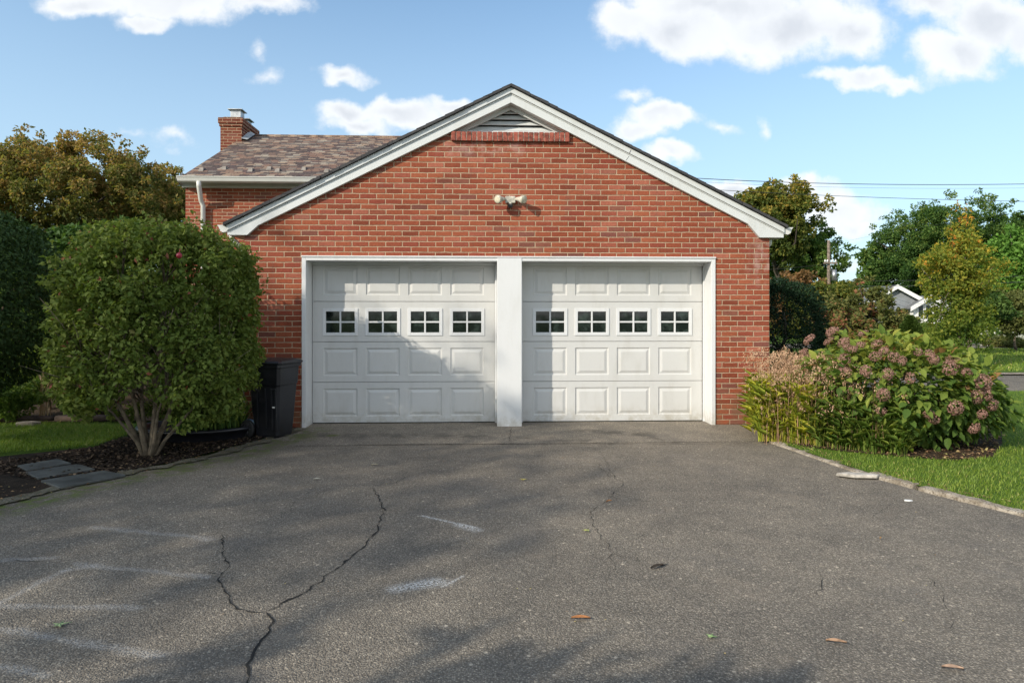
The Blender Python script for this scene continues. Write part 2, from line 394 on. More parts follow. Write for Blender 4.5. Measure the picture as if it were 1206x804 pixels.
def trunk_mesh(base, top, r, branches, seed, origin, r2=.35, seg=8, lean=.04):
    mb = MB(origin); rnd = random.Random(seed)
    b = Vector(base); tp = Vector(top); n = 7; pts = []; rads = []
    for i in range(n):
        f = i/(n-1); p = b.lerp(tp, f)
        if 0 < i < n-1: p += Vector((rnd.uniform(-1, 1), rnd.uniform(-1, 1), 0))*lean*(tp-b).length
        pts.append(p); rads.append(r*(1.25 if i == 0 else 1)*(1-f*(1-r2)))
    mb.tube(pts, rads, seg)
    for q in branches:
        q = Vector(q); f = rnd.uniform(.35, .95); i = min(int(f*(n-1)), n-2); s = pts[i].lerp(pts[i+1], f*(n-1)-i)
        rr = rads[i]*rnd.uniform(.35, .55); mid = s.lerp(q, .5)+Vector((rnd.uniform(-1, 1), rnd.uniform(-1, 1), rnd.uniform(.2, 1)))*(q-s).length*.1
        mb.tube([s, s.lerp(mid, .5), mid, mid.lerp(q, .5), q], [rr, rr*.85, rr*.65, rr*.45, rr*.2], 5)
    return mb
def tree(name, label, cat, base, c, rad, trunk_r, nclump, cr, nleaf, size, lm, bark, seed, group=None, nbr=14, **kw):
    base = Vector(base); t = empty(name, base, 0, label, cat, group)
    cro, cc = crown('crown', L[lm], t, c, rad, nclump, cr, nleaf, size, seed, origin=base, **kw)
    rnd = random.Random(seed); br = [tuple(cc[i]) for i in rnd.sample(range(len(cc)), min(nbr, len(cc)))]
    top = Vector(c)+Vector((0, 0, rad[2]*.3))
    mb = trunk_mesh(base, top, trunk_r, br, seed, base); mb.build('trunk', M[bark], t)
    return t
exec_after = []

# ------------------------------------------------------------------ sky and sun
AZ = R(52); EL = R(27.5)
S = Vector((-math.sin(AZ)*math.cos(EL), -math.cos(AZ)*math.cos(EL), math.sin(EL)))
w = bpy.data.worlds.new('World'); scene.world = w; w.use_nodes = True; t = NT(w.node_tree)
bg = w.node_tree.nodes['Background']; 
sky = t.new('ShaderNodeTexSky', sky_type='NISHITA'); sky.sun_disc = False; sky.sun_elevation = EL; sky.sun_rotation = math.atan2(S.x, S.y) % (2*math.pi)
sky.air_density = 1.0; sky.dust_density = .8; sky.ozone_density = 1.6
g = t.new('ShaderNodeTexCoord').outputs['Generated']
o = t.sep(g); yy = t.m('MAXIMUM', o[1], .08)
U = t.m('DIVIDE', o[0], yy); V = t.m('DIVIDE', o[2], yy)
uv = t.comb(U, V)
wz = t.vm('SUBTRACT', t.noisec(uv, 4.5, 5), (.5, .5, .5)); wz2 = t.vm('SUBTRACT', t.noisec(uv, 22, 6), (.5, .5, .5))
uvw = t.vm('ADD', t.vm('ADD', uv, t.vm('SCALE', wz, sc=.10)), t.vm('SCALE', wz2, sc=.045))
clouds = [  # photo pixel, radii in pixels, strength
 (110, -2, 75, 22, 1), (200, -8, 110, 42, 1), (180, 22, 45, 18, 1), (300, -8, 80, 26, .9),
 (400, 90, 42, 18, .8), (385, 98, 25, 12, .6), (470, 136, 85, 24, 1), (400, 140, 55, 22, .95), (530, 128, 50, 20, 1), (420, 155, 60, 16, .9),
 (313, 98, 24, 14, .36), (302, 60, 12, 20, .32), (205, 171, 38, 14, .45), (150, 165, 30, 8, .25),
 (800, 30, 115, 46, 1), (930, 28, 150, 52, 1), (850, 0, 160, 40, 1), (740, 22, 55, 30, 1), (1000, 40, 70, 40, 1),
 (1130, 70, 75, 42, 1), (1170, 30, 90, 50, 1), (1100, 10, 80, 30, .8), (1010, 93, 62, 18, 1), (1060, 100, 55, 15, .8), (1215, 40, 60, 50, 1),
 (775, 140, 62, 22, 1), (740, 155, 50, 22, .95), (785, 185, 42, 18, .95), (903, 148, 16, 17, .48), (855, 148, 34, 12, .42),
 (860, 225, 50, 20, .95), (985, 245, 72, 30, .95), (1000, 262, 45, 18, .8), (930, 222, 70, 18, .8), (760, 235, 60, 20, .6), (1010, 300, 60, 18, .4), (735, 117, 24, 10, .4)]
ss = None; shade = None
for (px, py, rx, ry, a) in clouds:
    r0 = ray(px, py); cu, cv = r0.x/r0.y, r0.z/r0.y
    d = t.vm('SUBTRACT', uvw, (cu, cv, 0)); d = t.vm('MULTIPLY', d, (F/rx, F/ry, 0))
    e = t.m('MULTIPLY_ADD', t.vm('LENGTH', d), -a, a*1.0)     # a at centre, 0 at rim
    ss = e if ss is None else t.m('SMOOTH_MAX', ss, e, .12)
# generic unseen cloud added behind the camera, thick and bright to fill shadows
dirn = t.vm('MULTIPLY', g, (1, 1, 2.2)); back = t.m('SUBTRACT', t.noise(dirn, 2.2, 6, .6), .43)
isb = t.smooth(o[1], .12, -.05)
ss = t.m('ADD', t.m('MULTIPLY', ss, t.m('SUBTRACT', 1.0, isb)), t.m('MULTIPLY', t.m('MULTIPLY', back, 4.0), isb))
fine = t.m('SUBTRACT', t.noise(uv, 13, 10, .66), .5)
dens = t.smooth(t.m('ADD', ss, t.m('MULTIPLY', fine, 1.05)), .02, .56)
lit = t.smooth(t.noise(t.vm('ADD', uvw, (.3, -.03, 0)), 7, 5, .5), .36, .62)
thick = t.smooth(ss, .35, .95)
ccol = t.mix(t.m('MULTIPLY', thick, t.m('SUBTRACT', 1.0, t.m('MULTIPLY', lit, .75))), (4.7, 4.8, 4.9), (3.45, 3.6, 3.85))
ccol = t.mix(isb, ccol, t.mix(1.0, ccol, (1.55, 1.5, 1.42), 'MULTIPLY'))  # added rear cloud made brighter and warmer for fill light
skc = t.mix(1.0, sky.outputs[0], (1.0, 1.0, 1.0), 'MULTIPLY')
SKYTINT = (.86, 1.0, 1.02)
skc = t.mix(1.0, skc, SKYTINT, 'MULTIPLY')
skc = t.mix(t.smooth(o[2], .6, .05, .0, .65), skc, (2.7, 3.5, 4.15))
finalc = t.mix(t.m('MULTIPLY', dens, .93), skc, ccol)
t.put(bg.inputs[0], finalc); bg.inputs[1].default_value = .13
w.cycles.sampling_method = 'AUTOMATIC'
sd = bpy.data.lights.new('sun', 'SUN'); sd.energy = 2.8; sd.angle = R(.55); sd.color = (1, .91, .77)
sun = bpy.data.objects.new('sun', sd); COL.objects.link(sun); sun.rotation_euler = S.to_track_quat('Z', 'Y').to_euler()
scene.view_settings.view_transform = 'Standard'; scene.view_settings.look = 'None'; scene.view_settings.exposure = .78; scene.view_settings.gamma = 1

# ------------------------------------------------------------------ ground surfaces
def segd(t, P, A, B):
    ax, ay = A[0], A[1]; bx, by = B[0]-ax, B[1]-ay; ll = bx*bx+by*by
    pa = t.vm('SUBTRACT', P, (ax, ay, 0)); h = t.m('DIVIDE', t.vm('DOT_PRODUCT', pa, (bx, by, 0)), ll, clamp=True)
    return t.vm('LENGTH', t.vm('SUBTRACT', pa, t.vm('SCALE', (bx, by, 0), sc=h))), h
def asphalt(name, marks=True, tone=1.0):
    m, t = mat(name)
    P2 = t.vm('MULTIPLY', t.geo, (1, 1, 0))
    v = t.new('ShaderNodeTexVoronoi'); t.l.new(P2, v.inputs['Vector']); v.inputs['Scale'].default_value = 130
    r = t.sep(v.outputs['Color'])
    c = t.ramp(r[0], [(0, (.034, .032, .029)), (.45, (.062, .058, .053)), (.8, (.085, .079, .071)), (.93, (.10, .093, .082)), (1, (.14, .13, .115))])
    c = t.mix(t.smooth(v.outputs['Distance'], .25, .75, 0, .8), c, (.034, .031, .028))
    v2 = t.new('ShaderNodeTexVoronoi'); t.l.new(P2, v2.inputs['Vector']); v2.inputs['Scale'].default_value = 33
    r2 = t.sep(v2.outputs['Color'])
    peb = t.m('MULTIPLY', t.smooth(r2[0], .90, .93), t.smooth(v2.outputs['Distance'], .34, .2))
    c = t.mix(t.m('MULTIPLY', peb, .5), c, t.ramp(r2[1], [(0, (.10, .09, .08)), (1, (.24, .22, .19))]))
    big = t.noise(P2, .55, 4, .6); med = t.noise(P2, 3.2, 5, .65)
    c = t.mix(t.smooth(big, .35, .65), t.mix(1.0, c, (.80, .81, .83), 'MULTIPLY'), c)
    c = t.mix(t.smooth(med, .3, .7), t.mix(1.0, c, (.84, .83, .81), 'MULTIPLY'), t.mix(1.0, c, (1.1, 1.07, 1.02), 'MULTIPLY'))
    tone *= 3.8
    c = t.mix(1.0, c, (tone*1.03, tone*.985, tone*.90), 'MULTIPLY')
    st = t.noise(t.vm('ADD', P2, (3, 7, 0)), 1.1, 5, .7); c = t.mix(t.m('MULTIPLY', t.smooth(st, .54, .70), .38), c, (.13, .12, .11))
    st = t.noise(t.vm('ADD', P2, (9, 1, 0)), 1.9, 5, .7); c = t.mix(t.m('MULTIPLY', t.smooth(st, .58, .72), .45), c, (.24, .20, .155))
    if marks:
        wob = t.vm('SCALE', t.vm('SUBTRACT', t.noisec(P2, 6, 4), (.5, .5, .5)), sc=.12)
        Pw = t.vm('ADD', P2, t.vm('MULTIPLY', wob, (1, 1, 0)))
        grain = t.noise(P2, 70, 3, .7)
        # white paint overspray
        for (a, b, w_, s_) in (((497, 607), (560, 621), .018, .9), ((540, 618), (562, 624), .045, .8), ((466, 693), (512, 684), .055, .9), ((490, 690), (525, 686), .05, .5), ((522, 690), (545, 678), .014, .7), ((620-1, 571), (616, 568), .03, .0)):
            d, h = segd(t, P2, at_g(*a), at_g(*b))
            k = t.m('MULTIPLY', t.smooth(d, w_*1.5, 0), t.smooth(grain, .40, .60))
            c = t.mix(t.m('MULTIPLY', k, s_*.85), c, (.60, .60, .58))
        # old faint chalky scrape lines
        for (a, b) in (((110, 620), (250, 634)), ((90, 663), (245, 680)), ((0, 708), (75, 672)), ((0, 740), (190, 772)), ((0, 712), (160, 716)), ((75, 672), (115, 665)), ((0, 783), (50, 796)), ((0, 660), (60, 658))):
            d, h = segd(t, Pw, at_g(*a), at_g(*b))
            k = t.m('MULTIPLY', t.smooth(d, .045, 0), t.smooth(grain, .38, .6))
            c = t.mix(t.m('MULTIPLY', k, .55), c, (.40, .39, .37))
        # moss and grime along the left edge
        pts = [(-120, 640), (0, 598), (60, 584), (130, 566), (210, 552), (290, 533), (345, 517), (365, 507)]
        for a, b in zip(pts[:-1], pts[1:]):
            d, h = segd(t, Pw, at_g(*a), at_g(*b))
            k = t.m('MULTIPLY', t.smooth(d, .38, .02), t.smooth(t.noise(P2, 4.5, 5, .7), .36, .58))
            c = t.mix(t.m('MULTIPLY', k, .75), c, t.mix(t.smooth(t.noise(P2, 9, 4, .7), .42, .6), (.10, .085, .060), (.10, .13, .03)))
        # dark patches near the doors, broken up by noise
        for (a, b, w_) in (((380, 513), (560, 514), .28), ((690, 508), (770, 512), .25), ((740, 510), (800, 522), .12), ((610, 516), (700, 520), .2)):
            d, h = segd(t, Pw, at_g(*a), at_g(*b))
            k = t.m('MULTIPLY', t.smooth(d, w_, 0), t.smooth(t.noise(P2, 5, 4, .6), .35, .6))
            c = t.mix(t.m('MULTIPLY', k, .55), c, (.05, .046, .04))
        for (px, py, rr) in ((391, 513, .09), (325, 508, .12)):
            d = t.vm('LENGTH', t.vm('SUBTRACT', Pw, tuple(at_g(px, py))))
            c = t.mix(t.m('MULTIPLY', t.smooth(d, rr, rr*.3), .8), c, (.10, .12, .02))
    t.put(t.b.inputs['Base Color'], c); t.b.inputs['Roughness'].default_value = .85; t.b.inputs['Specular IOR Level'].default_value = .2
    hh = t.m('ADD', t.m('MULTIPLY', v.outputs['Distance'], -1.0), t.m('MULTIPLY', t.noise(P2, 40, 3), .8))
    nb = t.bump(hh, .7, .007)
    t.put(t.b.inputs['Normal'], t.bump(t.noise(P2, 1.5, 3), .25, .05, nb))
    return m
M['asphalt'] = asphalt('driveway_asphalt')
M['apron'] = asphalt('worn_apron', True, 1.12)
M['road'] = asphalt('road_asphalt', False, .95)
def ground_mat(name, a, b, c3, sc=2.0):
    m, t = mat(name); n = t.noise(t.geo, sc, 5, .65); n2 = t.noise(t.geo, 60, 3, .7)
    c = t.mix(t.smooth(n, .35, .65), a, b); c = t.mix(t.smooth(n2, .45, .7), c, c3)
    t.put(t.b.inputs['Base Color'], c); t.b.inputs['Roughness'].default_value = .95; t.b.inputs['Specular IOR Level'].default_value = .1
    t.put(t.b.inputs['Normal'], t.bump(n2, .8, .03)); return m
M['lawn'] = ground_mat('lawn_grass', (.075, .135, .020), (.10, .17, .026), (.045, .085, .014), .7)
M['soil'] = ground_mat('soil', (.05, .035, .024), (.085, .06, .04), (.025, .02, .014), 4)
M['mulch'] = ground_mat('dark_mulch', (.022, .017, .013), (.045, .034, .026), (.012, .01, .008), 8)
M['concrete'] = ground_mat('old_concrete', (.24, .20, .15), (.46, .41, .34), (.15, .12, .085), 6)
M['crack'] = simple('crack_dirt', (.012, .011, .009), .95, .3, 8)
def sheet(name, poly, z, m, label=None):
    mb = MB(); mb.add([(p[0], p[1], z) for p in poly], [tuple(range(len(poly)))])
    o = mb.build(name, m); o['kind'] = 'structure'; return o
sheet('ground', [(-700, -500), (700, -500), (700, 900), (-700, 900)], -.03, M['lawn'])
DX0, DX1 = at_y(353, 500, 0).x, at_y(905, 500, 0).x
edgeR_px = [(905, 521), (940, 533), (985, 549), (1022, 561), (1080, 577), (1130, 590), (1180, 602), (1230, 615)]
edgeR = [at_g(*p) for p in edgeR_px]
d_ = (edgeR[-1]-edgeR[-3]).normalized(); edgeR += [edgeR[-1]+d_*1.2+Vector((.1, 0, 0)), edgeR[-1]+d_*5+Vector((1.2, 0, 0))]
edgeL_px = [(352, 505), (290, 524), (210, 545), (130, 560), (60, 577), (0, 592), (-90, 618)]
edgeL = [at_g(*p) for p in edgeL_px]
drive = [Vector((DX1, .24, 0))]+[Vector((DX1+.05, -.02, 0))]+edgeR+[Vector((14, -22, 0)), Vector((-14, -22, 0)), Vector((-14, -8.5, 0))]+[Vector((-6, -4.4, 0))]+edgeL[::-1]+[Vector((DX0, .24, 0))]
# keep it counter-clockwise
sheet('driveway', [(p.x, p.y) for p in drive][::-1], 0, M['asphalt'])
ya = at_g(603, 522).y
sheet('driveway_apron', [(at_g(400, 522).x-.55, ya-.05), (at_g(905, 521).x, ya), (DX1+.02, -.02), (DX1-.6, -.005), (DX1-.6, .28), (DX0+.02, .28), (DX0+.02, -.01)], .004, M['apron'])

# kerb along the lawn, in weathered lengths
rnd = random.Random(5)
def kerb():
    pieces = [(edgeR[0:4], .018), (edgeR[3:5], .032), (edgeR[4:], .028)]
    for k, (ps, h) in enumerate(pieces):
        mb = MB(); 
        fine = []
        for a, b in zip(ps[:-1], ps[1:]):
            nn = max(2, int((b-a).length/.08))
            for i in range(nn): fine.append(a.lerp(b, i/nn))
        fine.append(ps[-1])
        if k < 2: fine[-1] = fine[-1].lerp(fine[-2], .6)
        if k == 1: fine = [p+Vector((.012, .012, 0)) for p in fine]
        vs = []; n = len(fine)
        for i, p in enumerate(fine):
            tdir = (fine[min(i+1, n-1)]-fine[max(i-1, 0)]).normalized(); side = Vector((tdir.y, -tdir.x, 0))
            if side.y < 0 or side.x < 0 and abs(side.x) > abs(side.y): pass
            side = Vector((-tdir.y, tdir.x, 0)); w0 = -.002+rnd.uniform(-.014, .014); w1 = .11+rnd.uniform(-.02, .02); hh = h+rnd.uniform(-.008, .008)
            vs += [p+side*w0+Vector((0, 0, -.02)), p+side*(w0+.012)+Vector((0, 0, hh*.8)), p+side*(w0+.03)+Vector((0, 0, hh)), p+side*(w1-.01)+Vector((0, 0, hh)), p+side*w1+Vector((0, 0, -.02))]
        fs = []
        for i in range(n-1):
            for j in range(4): fs.append((i*5+j, (i+1)*5+j, (i+1)*5+j+1, i*5+j+1))
        fs += [(0, 1, 2, 3, 4), tuple((n-1)*5+j for j in (4, 3, 2, 1, 0))]
        mb.add(vs, fs); mb.build('kerb', M['concrete'])['kind'] = 'structure'
kerb()
mb = MB()   # broken chip of kerb lying at the joint
c0 = at_g(1009, 556, .05)
mb.prism_z([(c0.x-.17, c0.y+.03), (c0.x-.05, c0.y-.05), (c0.x+.14, c0.y-.075), (c0.x+.19, c0.y-.03), (c0.x+.08, c0.y+.03), (c0.x-.06, c0.y+.06)], .012, .042)
o = mb.build('concrete_chunk', simple('pale_concrete', (.5, .46, .4), .9, .3, 12, bump=.5), None, .008); tag(o, 'pale broken slab of concrete lying on the kerb in front of the grasses', 'concrete chunk')

# lawn on the right (near) with a raised edge
lawnR = [p+Vector((.05, .07, 0)) for p in edgeR]
bedy = at_g(905, 515)
sheet('lawn', [(p.x, p.y) for p in lawnR]+[(60, -14), (60, at_g(1206, 463).y+.2), (4, at_g(1206, 463).y+.2), (DX1+.05, .3)], .02, M['lawn'])
# planting bed soil below the grasses and the hydrangea
bed = [at_g(*p, .024) for p in ((903, 515), (950, 526), (1000, 532), (1060, 537), (1120, 542), (1168, 538), (1180, 524), (1180, 505), (1100, 490), (1000, 480), (915, 478))]
sheet('planting_bed', [(p.x, p.y) for p in bed], .026, M['soil'])
# road strip to the right, far lawn, far street
def strip(name, y0, y1, m, z, x0=860, x1=1500, over=0):
    a = at_g(1170, y0).y; b = at_g(1170, y1).y
    sheet(name, [(3.9, a), (120, a-3.0), (120, b-3.0), (3.9, b)], z, m)
strip('side_road', 463, 441, M['road'], .0)
sheet('road_kerb', [(3.9, at_g(1170, 441).y), (120, at_g(1170, 441).y-3.0), (120, at_g(1170, 439).y-3.0), (3.9, at_g(1170, 439).y)], .03, M['concrete'])
strip('far_lawn', 439, 410, M['lawn'], .034)
strip('far_street', 410, 405, M['road'], .04)
# left side: lawn strip, mulch bed
gl = lambda *pts: [(at_g(*p).x, at_g(*p).y) for p in pts]
sheet('mulch_bed', gl((352, 503.5), (290, 522), (210, 543), (130, 558), (60, 575), (0, 590), (-90, 616), (-260, 640), (-300, 560), (-120, 548), (0, 538), (60, 532), (110, 527), (150, 515), (200, 500), (290, 497)), .008, M['mulch'])
sheet('garden_bed', gl((-300, 500), (0, 498), (150, 496), (260, 497), (284, 480), (284, 450), (-300, 450)), .012, M['soil'])

def jag_strip(name, px, w0, w1, z, m, seed):
    rr = random.Random(seed); P = [at_g(*p, z) for p in px]; fine = []
    for a, b in zip(P[:-1], P[1:]):
        k = max(1, int((b-a).length/.05))
        for i in range(k): fine.append(a.lerp(b, i/k))
    fine.append(P[-1]); vs = []; n = len(fine); d0 = d1 = 0
    for i, p in enumerate(fine):
        t_ = (fine[min(i+3, n-1)]-fine[max(i-3, 0)]).normalized(); s_ = Vector((-t_.y, t_.x, 0))
        d0 = d0*.8+rr.uniform(-.04, .04); d1 = d1*.8+rr.uniform(-.04, .04)
        vs += [p+s_*(w0+d0), p+s_*(w1+d1)]
    mb = MB(); mb.add(vs, [(2*i, 2*i+1, 2*i+3, 2*i+2) for i in range(n-1)]); mb.build(name, m)['kind'] = 'structure'
M['edge_dirt'] = ground_mat('edge_dirt', (.13, .11, .08), (.20, .18, .145), (.07, .085, .035), 5)
jag_strip('dirt_edge', [(356, 504), (290, 524), (210, 545), (130, 560), (60, 577), (0, 592), (-90, 618)], -.10, .07, .012, M['edge_dirt'], 3)
# cracks in the asphalt
def ribbon(mb, pts, w0, z=.004, seed=0, jit=.02, step=.035):
    rr = random.Random(seed); P = [at_g(*p, z) for p in pts]; fine = []
    for a, b in zip(P[:-1], P[1:]):
        n = max(1, int((b-a).length/step))
        for i in range(n): fine.append(a.lerp(b, i/n))
    fine.append(P[-1])
    off = 0; q = []
    for i, p in enumerate(fine):
        off = off*.5+rr.uniform(-1, 1)*jit*.8; q.append(p+Vector((off, rr.uniform(-1, 1)*jit*.5, 0)))
    vs = []; n = len(q)
    for i, p in enumerate(q):
        t_ = (q[min(i+1, n-1)]-q[max(i-1, 0)]).normalized(); s_ = Vector((-t_.y, t_.x, 0))
        ww = w0*.55*rr.uniform(.2, 1.5)*min(1, 6*i/n+.45, 5*(n-1-i)/n+.35)*(1 if rr.random() > .08 else 2.2)
        vs += [p+s_*ww*.5, p-s_*ww*.5]
    mb.add(vs, [(2*i, 2*i+1, 2*i+3, 2*i+2) for i in range(n-1)])
mb = MB()
cr_ = [([(437, 572), (452, 600), (447, 618), (430, 640), (410, 655), (370, 690), (340, 706), (315, 720)], .016),
 ([(437, 572), (420, 570), (400, 574)], .008), ([(437, 572), (465, 568), (480, 560)], .006),
 ([(315, 720), (326, 732), (305, 752), (293, 775), (288, 792), (291, 815)], .018),
 ([(315, 720), (296, 719), (277, 716), (272, 705), (259, 690), (256, 678), (268, 664), (262, 645), (263, 628)], .014),
 ([(256, 676), (240, 674)], .007),
 ([(700, 527), (712, 540), (720, 556), (733, 570), (722, 583), (700, 598), (697, 612), (708, 630), (719, 648), (720, 668), (714, 690)], .0055),
 ([(704, 545), (718, 560), (724, 570)], .006), ([(722, 585), (760, 590), (820, 586)], .005), ([(720, 652), (750, 656), (762, 668)], .006),
 ([(768, 669), (785, 663)], .007), ([(750, 633), (757, 628)], .008),
 ([(1095, 680), (1110, 695), (1122, 718), (1122, 740), (1124, 760)], .005), ([(1062, 585), (1040, 600), (1026, 608), (1022, 612)], .004),
 ([(967, 672), (970, 690), (960, 700)], .005), ([(600, 503), (601, 522)], .009),
 ([(395, 574), (350, 590), (330, 610)], .004), ([(0, 659), (45, 660), (60, 659)], .008),
 ([(860, 560), (900, 580), (930, 600)], .003)]
for i, (p, w_) in enumerate(cr_): ribbon(mb, p, w_, .0085 if i == 15 else .004, i)
ribbon(mb, [(420, 523), (500, 522.5), (600, 522), (700, 522.5), (800, 522), (905, 521.5)], .014, .0095, 77, .006)
mb.build('driveway_crack', M['crack'])['kind'] = 'structure'

# ------------------------------------------------------------------ the garage
WL = at_y(288, 400, 0).x; WR = at_y(906, 400, 0).x
OL = at_y(356.5, 400, 0).x; OR_ = at_y(841.5, 400, 0).x
ZT = (at_y(600, 303.5, 0).z)                 # opening top
APX = at_y(602, 99, -.1)                      # roof apex at the rake
xc = (WL+WR)/2+.02
xc = APX.x; pitch = (at_y(602, 99, -.1).z-at_y(925, 264.5, -.1).z)/(at_y(925, 264.5, -.1).x-xc)
ZA = APX.z                                   # top of shingles at apex
def rz(x, drop=0): return ZA-drop-abs(x-xc)*pitch
GB = 4.65                                    # depth of the garage
gar = empty('brick_garage', (xc, 0, 0), 0, 'red brick garage with two white panelled doors under a white trimmed gable', 'garage')
GO = (xc, 0, 0)
WT = .24
# wall with opening and triangular vent notch
vz = at_y(600, 156.5, 0).z; vxl = at_y(536, 156, 0).x; vxr = at_y(666, 156, 0).x
rk = .16                                     # brick tops out this far below the shingles
mb = MB(GO)
zb = -.05
mb.prism_y([(WL, zb), (OL, zb), (OL, ZT), (WL, ZT)], 0, WT)
mb.prism_y([(OR_, zb), (WR, zb), (WR, ZT), (OR_, ZT)], 0, WT)
mb.prism_y([(WL, ZT), (WR, ZT), (WR, rz(WR, rk)), (vxr, min(vz, 9)), (vxl, vz), (WL, rz(WL, rk))] if False else
           [(WL, ZT), (WR, ZT), (WR, rz(WR, rk)), (xc+(ZA-rk-vz)/pitch, vz), (xc-(ZA-rk-vz)/pitch, vz), (WL, rz(WL, rk))], 0, WT)
# side and back walls
mb.box((WL, WT, zb), (WL+.2, GB, rz(WL, .25))); mb.box((WR-.2, WT, zb), (WR, GB, rz(WR, .25)))
mb.prism_y([(WL+.2, zb), (WR-.2, zb), (WR-.2, rz(WR, .22)), (xc, rz(xc, .25)), (WL+.2, rz(WL, .22))], GB-.2, GB)
mb.build('brick_wall', M['brick'], gar)
# roof
ov = .30; XL = at_y(266, 270, -.1).x; XR = at_y(925, 272, -.1).x
mb = MB(GO); th = .032
for s, xe in ((-1, XL-.03), (1, XR+.03)):
    a = [(xc, -.105, ZA), (xe, -.105, rz(xe)), (xe, GB-.005, rz(xe)), (xc, GB-.005, ZA)]
    b = [(x, y, z-th) for x, y, z in a]
    mb.add(a+b, [(0, 1, 2, 3), (7, 6, 5, 4), (0, 4, 5, 1), (1, 5, 6, 2), (2, 6, 7, 3)])
roof = mb.build('roof', M['shingle'], gar)
# shingle courses: slightly uneven edge pieces on the rake
mb = MB(GO); rnd = random.Random(3)
for s, xe in ((-1, XL-.03), (1, XR+.03)):
    n = 30
    for i in range(n):
        x0 = xc+(xe-xc)*i/n; x1 = xc+(xe-xc)*(i+1)/n; y0 = -.110-rnd.uniform(0, .012); h0 = .002+rnd.uniform(0, .005)
        mb.add([(x0, y0, rz(x0)+h0), (x1, y0, rz(x1)+h0+.006), (x1, -.05, rz(x1)+h0+.006), (x0, -.05, rz(x0)+h0), (x0, y0, rz(x0)-.03), (x1, y0, rz(x1)-.03)], [(0, 1, 2, 3), (4, 5, 1, 0)])
mb.build('shingle_edge', M['shingle'], gar)
# rake boards: wide board, crown strip, and the boxed foot at the eave
bw = (at_y(780, 193, -.1).z-0)  # unused guide
def rake(s):
    mb = MB(GO); xe = XL if s < 0 else XR
    xb = at_y(303, 262, -.08).x if s < 0 else at_y(882, 258, -.08).x       # where the foot begins
    xf = at_y(290, 278, -.08).x if s < 0 else at_y(896, 279.5, -.08).x
    zf = at_y(895, 279.5, -.08).z
    t1 = .034; t2 = .108; t3 = .222
    P_ = lambda x, d: (x, rz(x, d))
    # wide board + foot
    poly = [(xc, ZA-t2), P_(xe, t2), (xe, zf), (xf, zf), P_(xb, t3), (xc, ZA-t3)]
    if s > 0: poly = poly[::-1]
    mb.prism_y(poly, -.055, .0-.004)
    # upper crown strip, prouder, with a small lip
    poly = [(xc, ZA-t1), P_(xe, t1), P_(xe, t2-.004), (xc, ZA-t2+.004)]
    if s > 0: poly = poly[::-1]
    mb.prism_y(poly, -.080, -.004)
    poly = [(xc, ZA-t2+.0), P_(xe, t2), P_(xe, t2+.012), (xc, ZA-t2-.012)]
    if s > 0: poly = poly[::-1]
    mb.prism_y(poly, -.064, -.0551)
    # boxed soffit running back along the eave
    x0, x1 = sorted((xe, WL-.002 if s < 0 else WR+.002))
    mb.box((x0, .0, zf), (x1, GB-.01, zf+.03)); 
    mb.box((min(xe, xe-s*.025), .0, zf+.03), (max(xe, xe-s*.025), GB-.01, rz(xe, .05)))
    o = mb.build('rake_board', M['rake'], gar, .004)
    return zf, t3
zf, t3 = rake(-1); rake(1)
# joints in the rake boards
a = at_y(744, 181, -.12); x = a.x
mb = MB(GO); mb.add([(x-.004, -.0815, rz(x, .05)), (x+.004, -.0815, rz(x, .05)), (x+.004-.02, -.0815, rz(x-.02, .105)), (x-.004-.02, -.0815, rz(x-.02, .105))], [(0, 1, 2, 3)]); mb.build('board_joint', M['joint'], gar)
mb = MB(GO); mb.add([(x-.023, -.0565, rz(x, .125)), (x-.017, -.0565, rz(x, .125)), (x+.003-.06, -.0565, rz(x-.06, .21)), (x-.003-.06, -.0565, rz(x-.06, .21))], [(0, 1, 2, 3)]); mb.build('board_joint', M['joint'], gar)
# gable vent: frame boards, louvre slats, dark backing
hw = (ZA-t3-vz)/pitch
vent = MB(GO)
base_z = vz+.005; topz = ZA-t3
vent.prism_y([(xc-hw*1.15, base_z), (xc+hw*1.15, base_z), (xc, base_z+hw*1.15*pitch)], .19, .2, 1)       # backing
n = 4
for i in range(n):
    z0 = base_z+.06+i*.075; x_ = (topz-z0)/pitch-.02
    if x_ < .05: break
    vent.add([(xc-x_, .125, z0), (xc+x_, .125, z0), (xc+x_-.09, .17, z0+.058), (xc-x_+.09, .17, z0+.058),
              (xc-x_, .133, z0-.006), (xc+x_, .133, z0-.006)], [(0, 1, 2, 3), (0, 4, 5, 1)], 0)
vent.box((xc-hw*1.1, .09, base_z-.004), (xc+hw*1.1, .186, base_z+.045))
for s in (-1, 1):   # sloped frame boards behind the rake
    poly = [(xc, topz+.015), (xc+s*hw*1.02, topz+.015-hw*1.02*pitch), (xc+s*(hw*1.02-.11), topz+.015-hw*1.02*pitch), (xc, topz+.015-.06)]
    if s > 0: poly = poly[::-1]
    vent.prism_y(poly, .085, .115)
    poly = [(xc, topz+.20), (xc+s*(hw+.3), topz+.20-(hw+.3)*pitch), (xc+s*(hw+.3), topz+.012-(hw+.3)*pitch), (xc, topz+.012)]
    if s > 0: poly = poly[::-1]
    # sloped lining that closes the recess above
    vent.add([(xc, -.003, topz+.012), (xc+s*hw*1.05, -.003, topz+.012-hw*1.05*pitch), (xc+s*hw*1.05, .19, topz+.012-hw*1.05*pitch), (xc, .19, topz+.012)], [(0, 1, 2, 3)])
vent.build('gable_vent', [M['rake'], M['joint']], gar, .002)
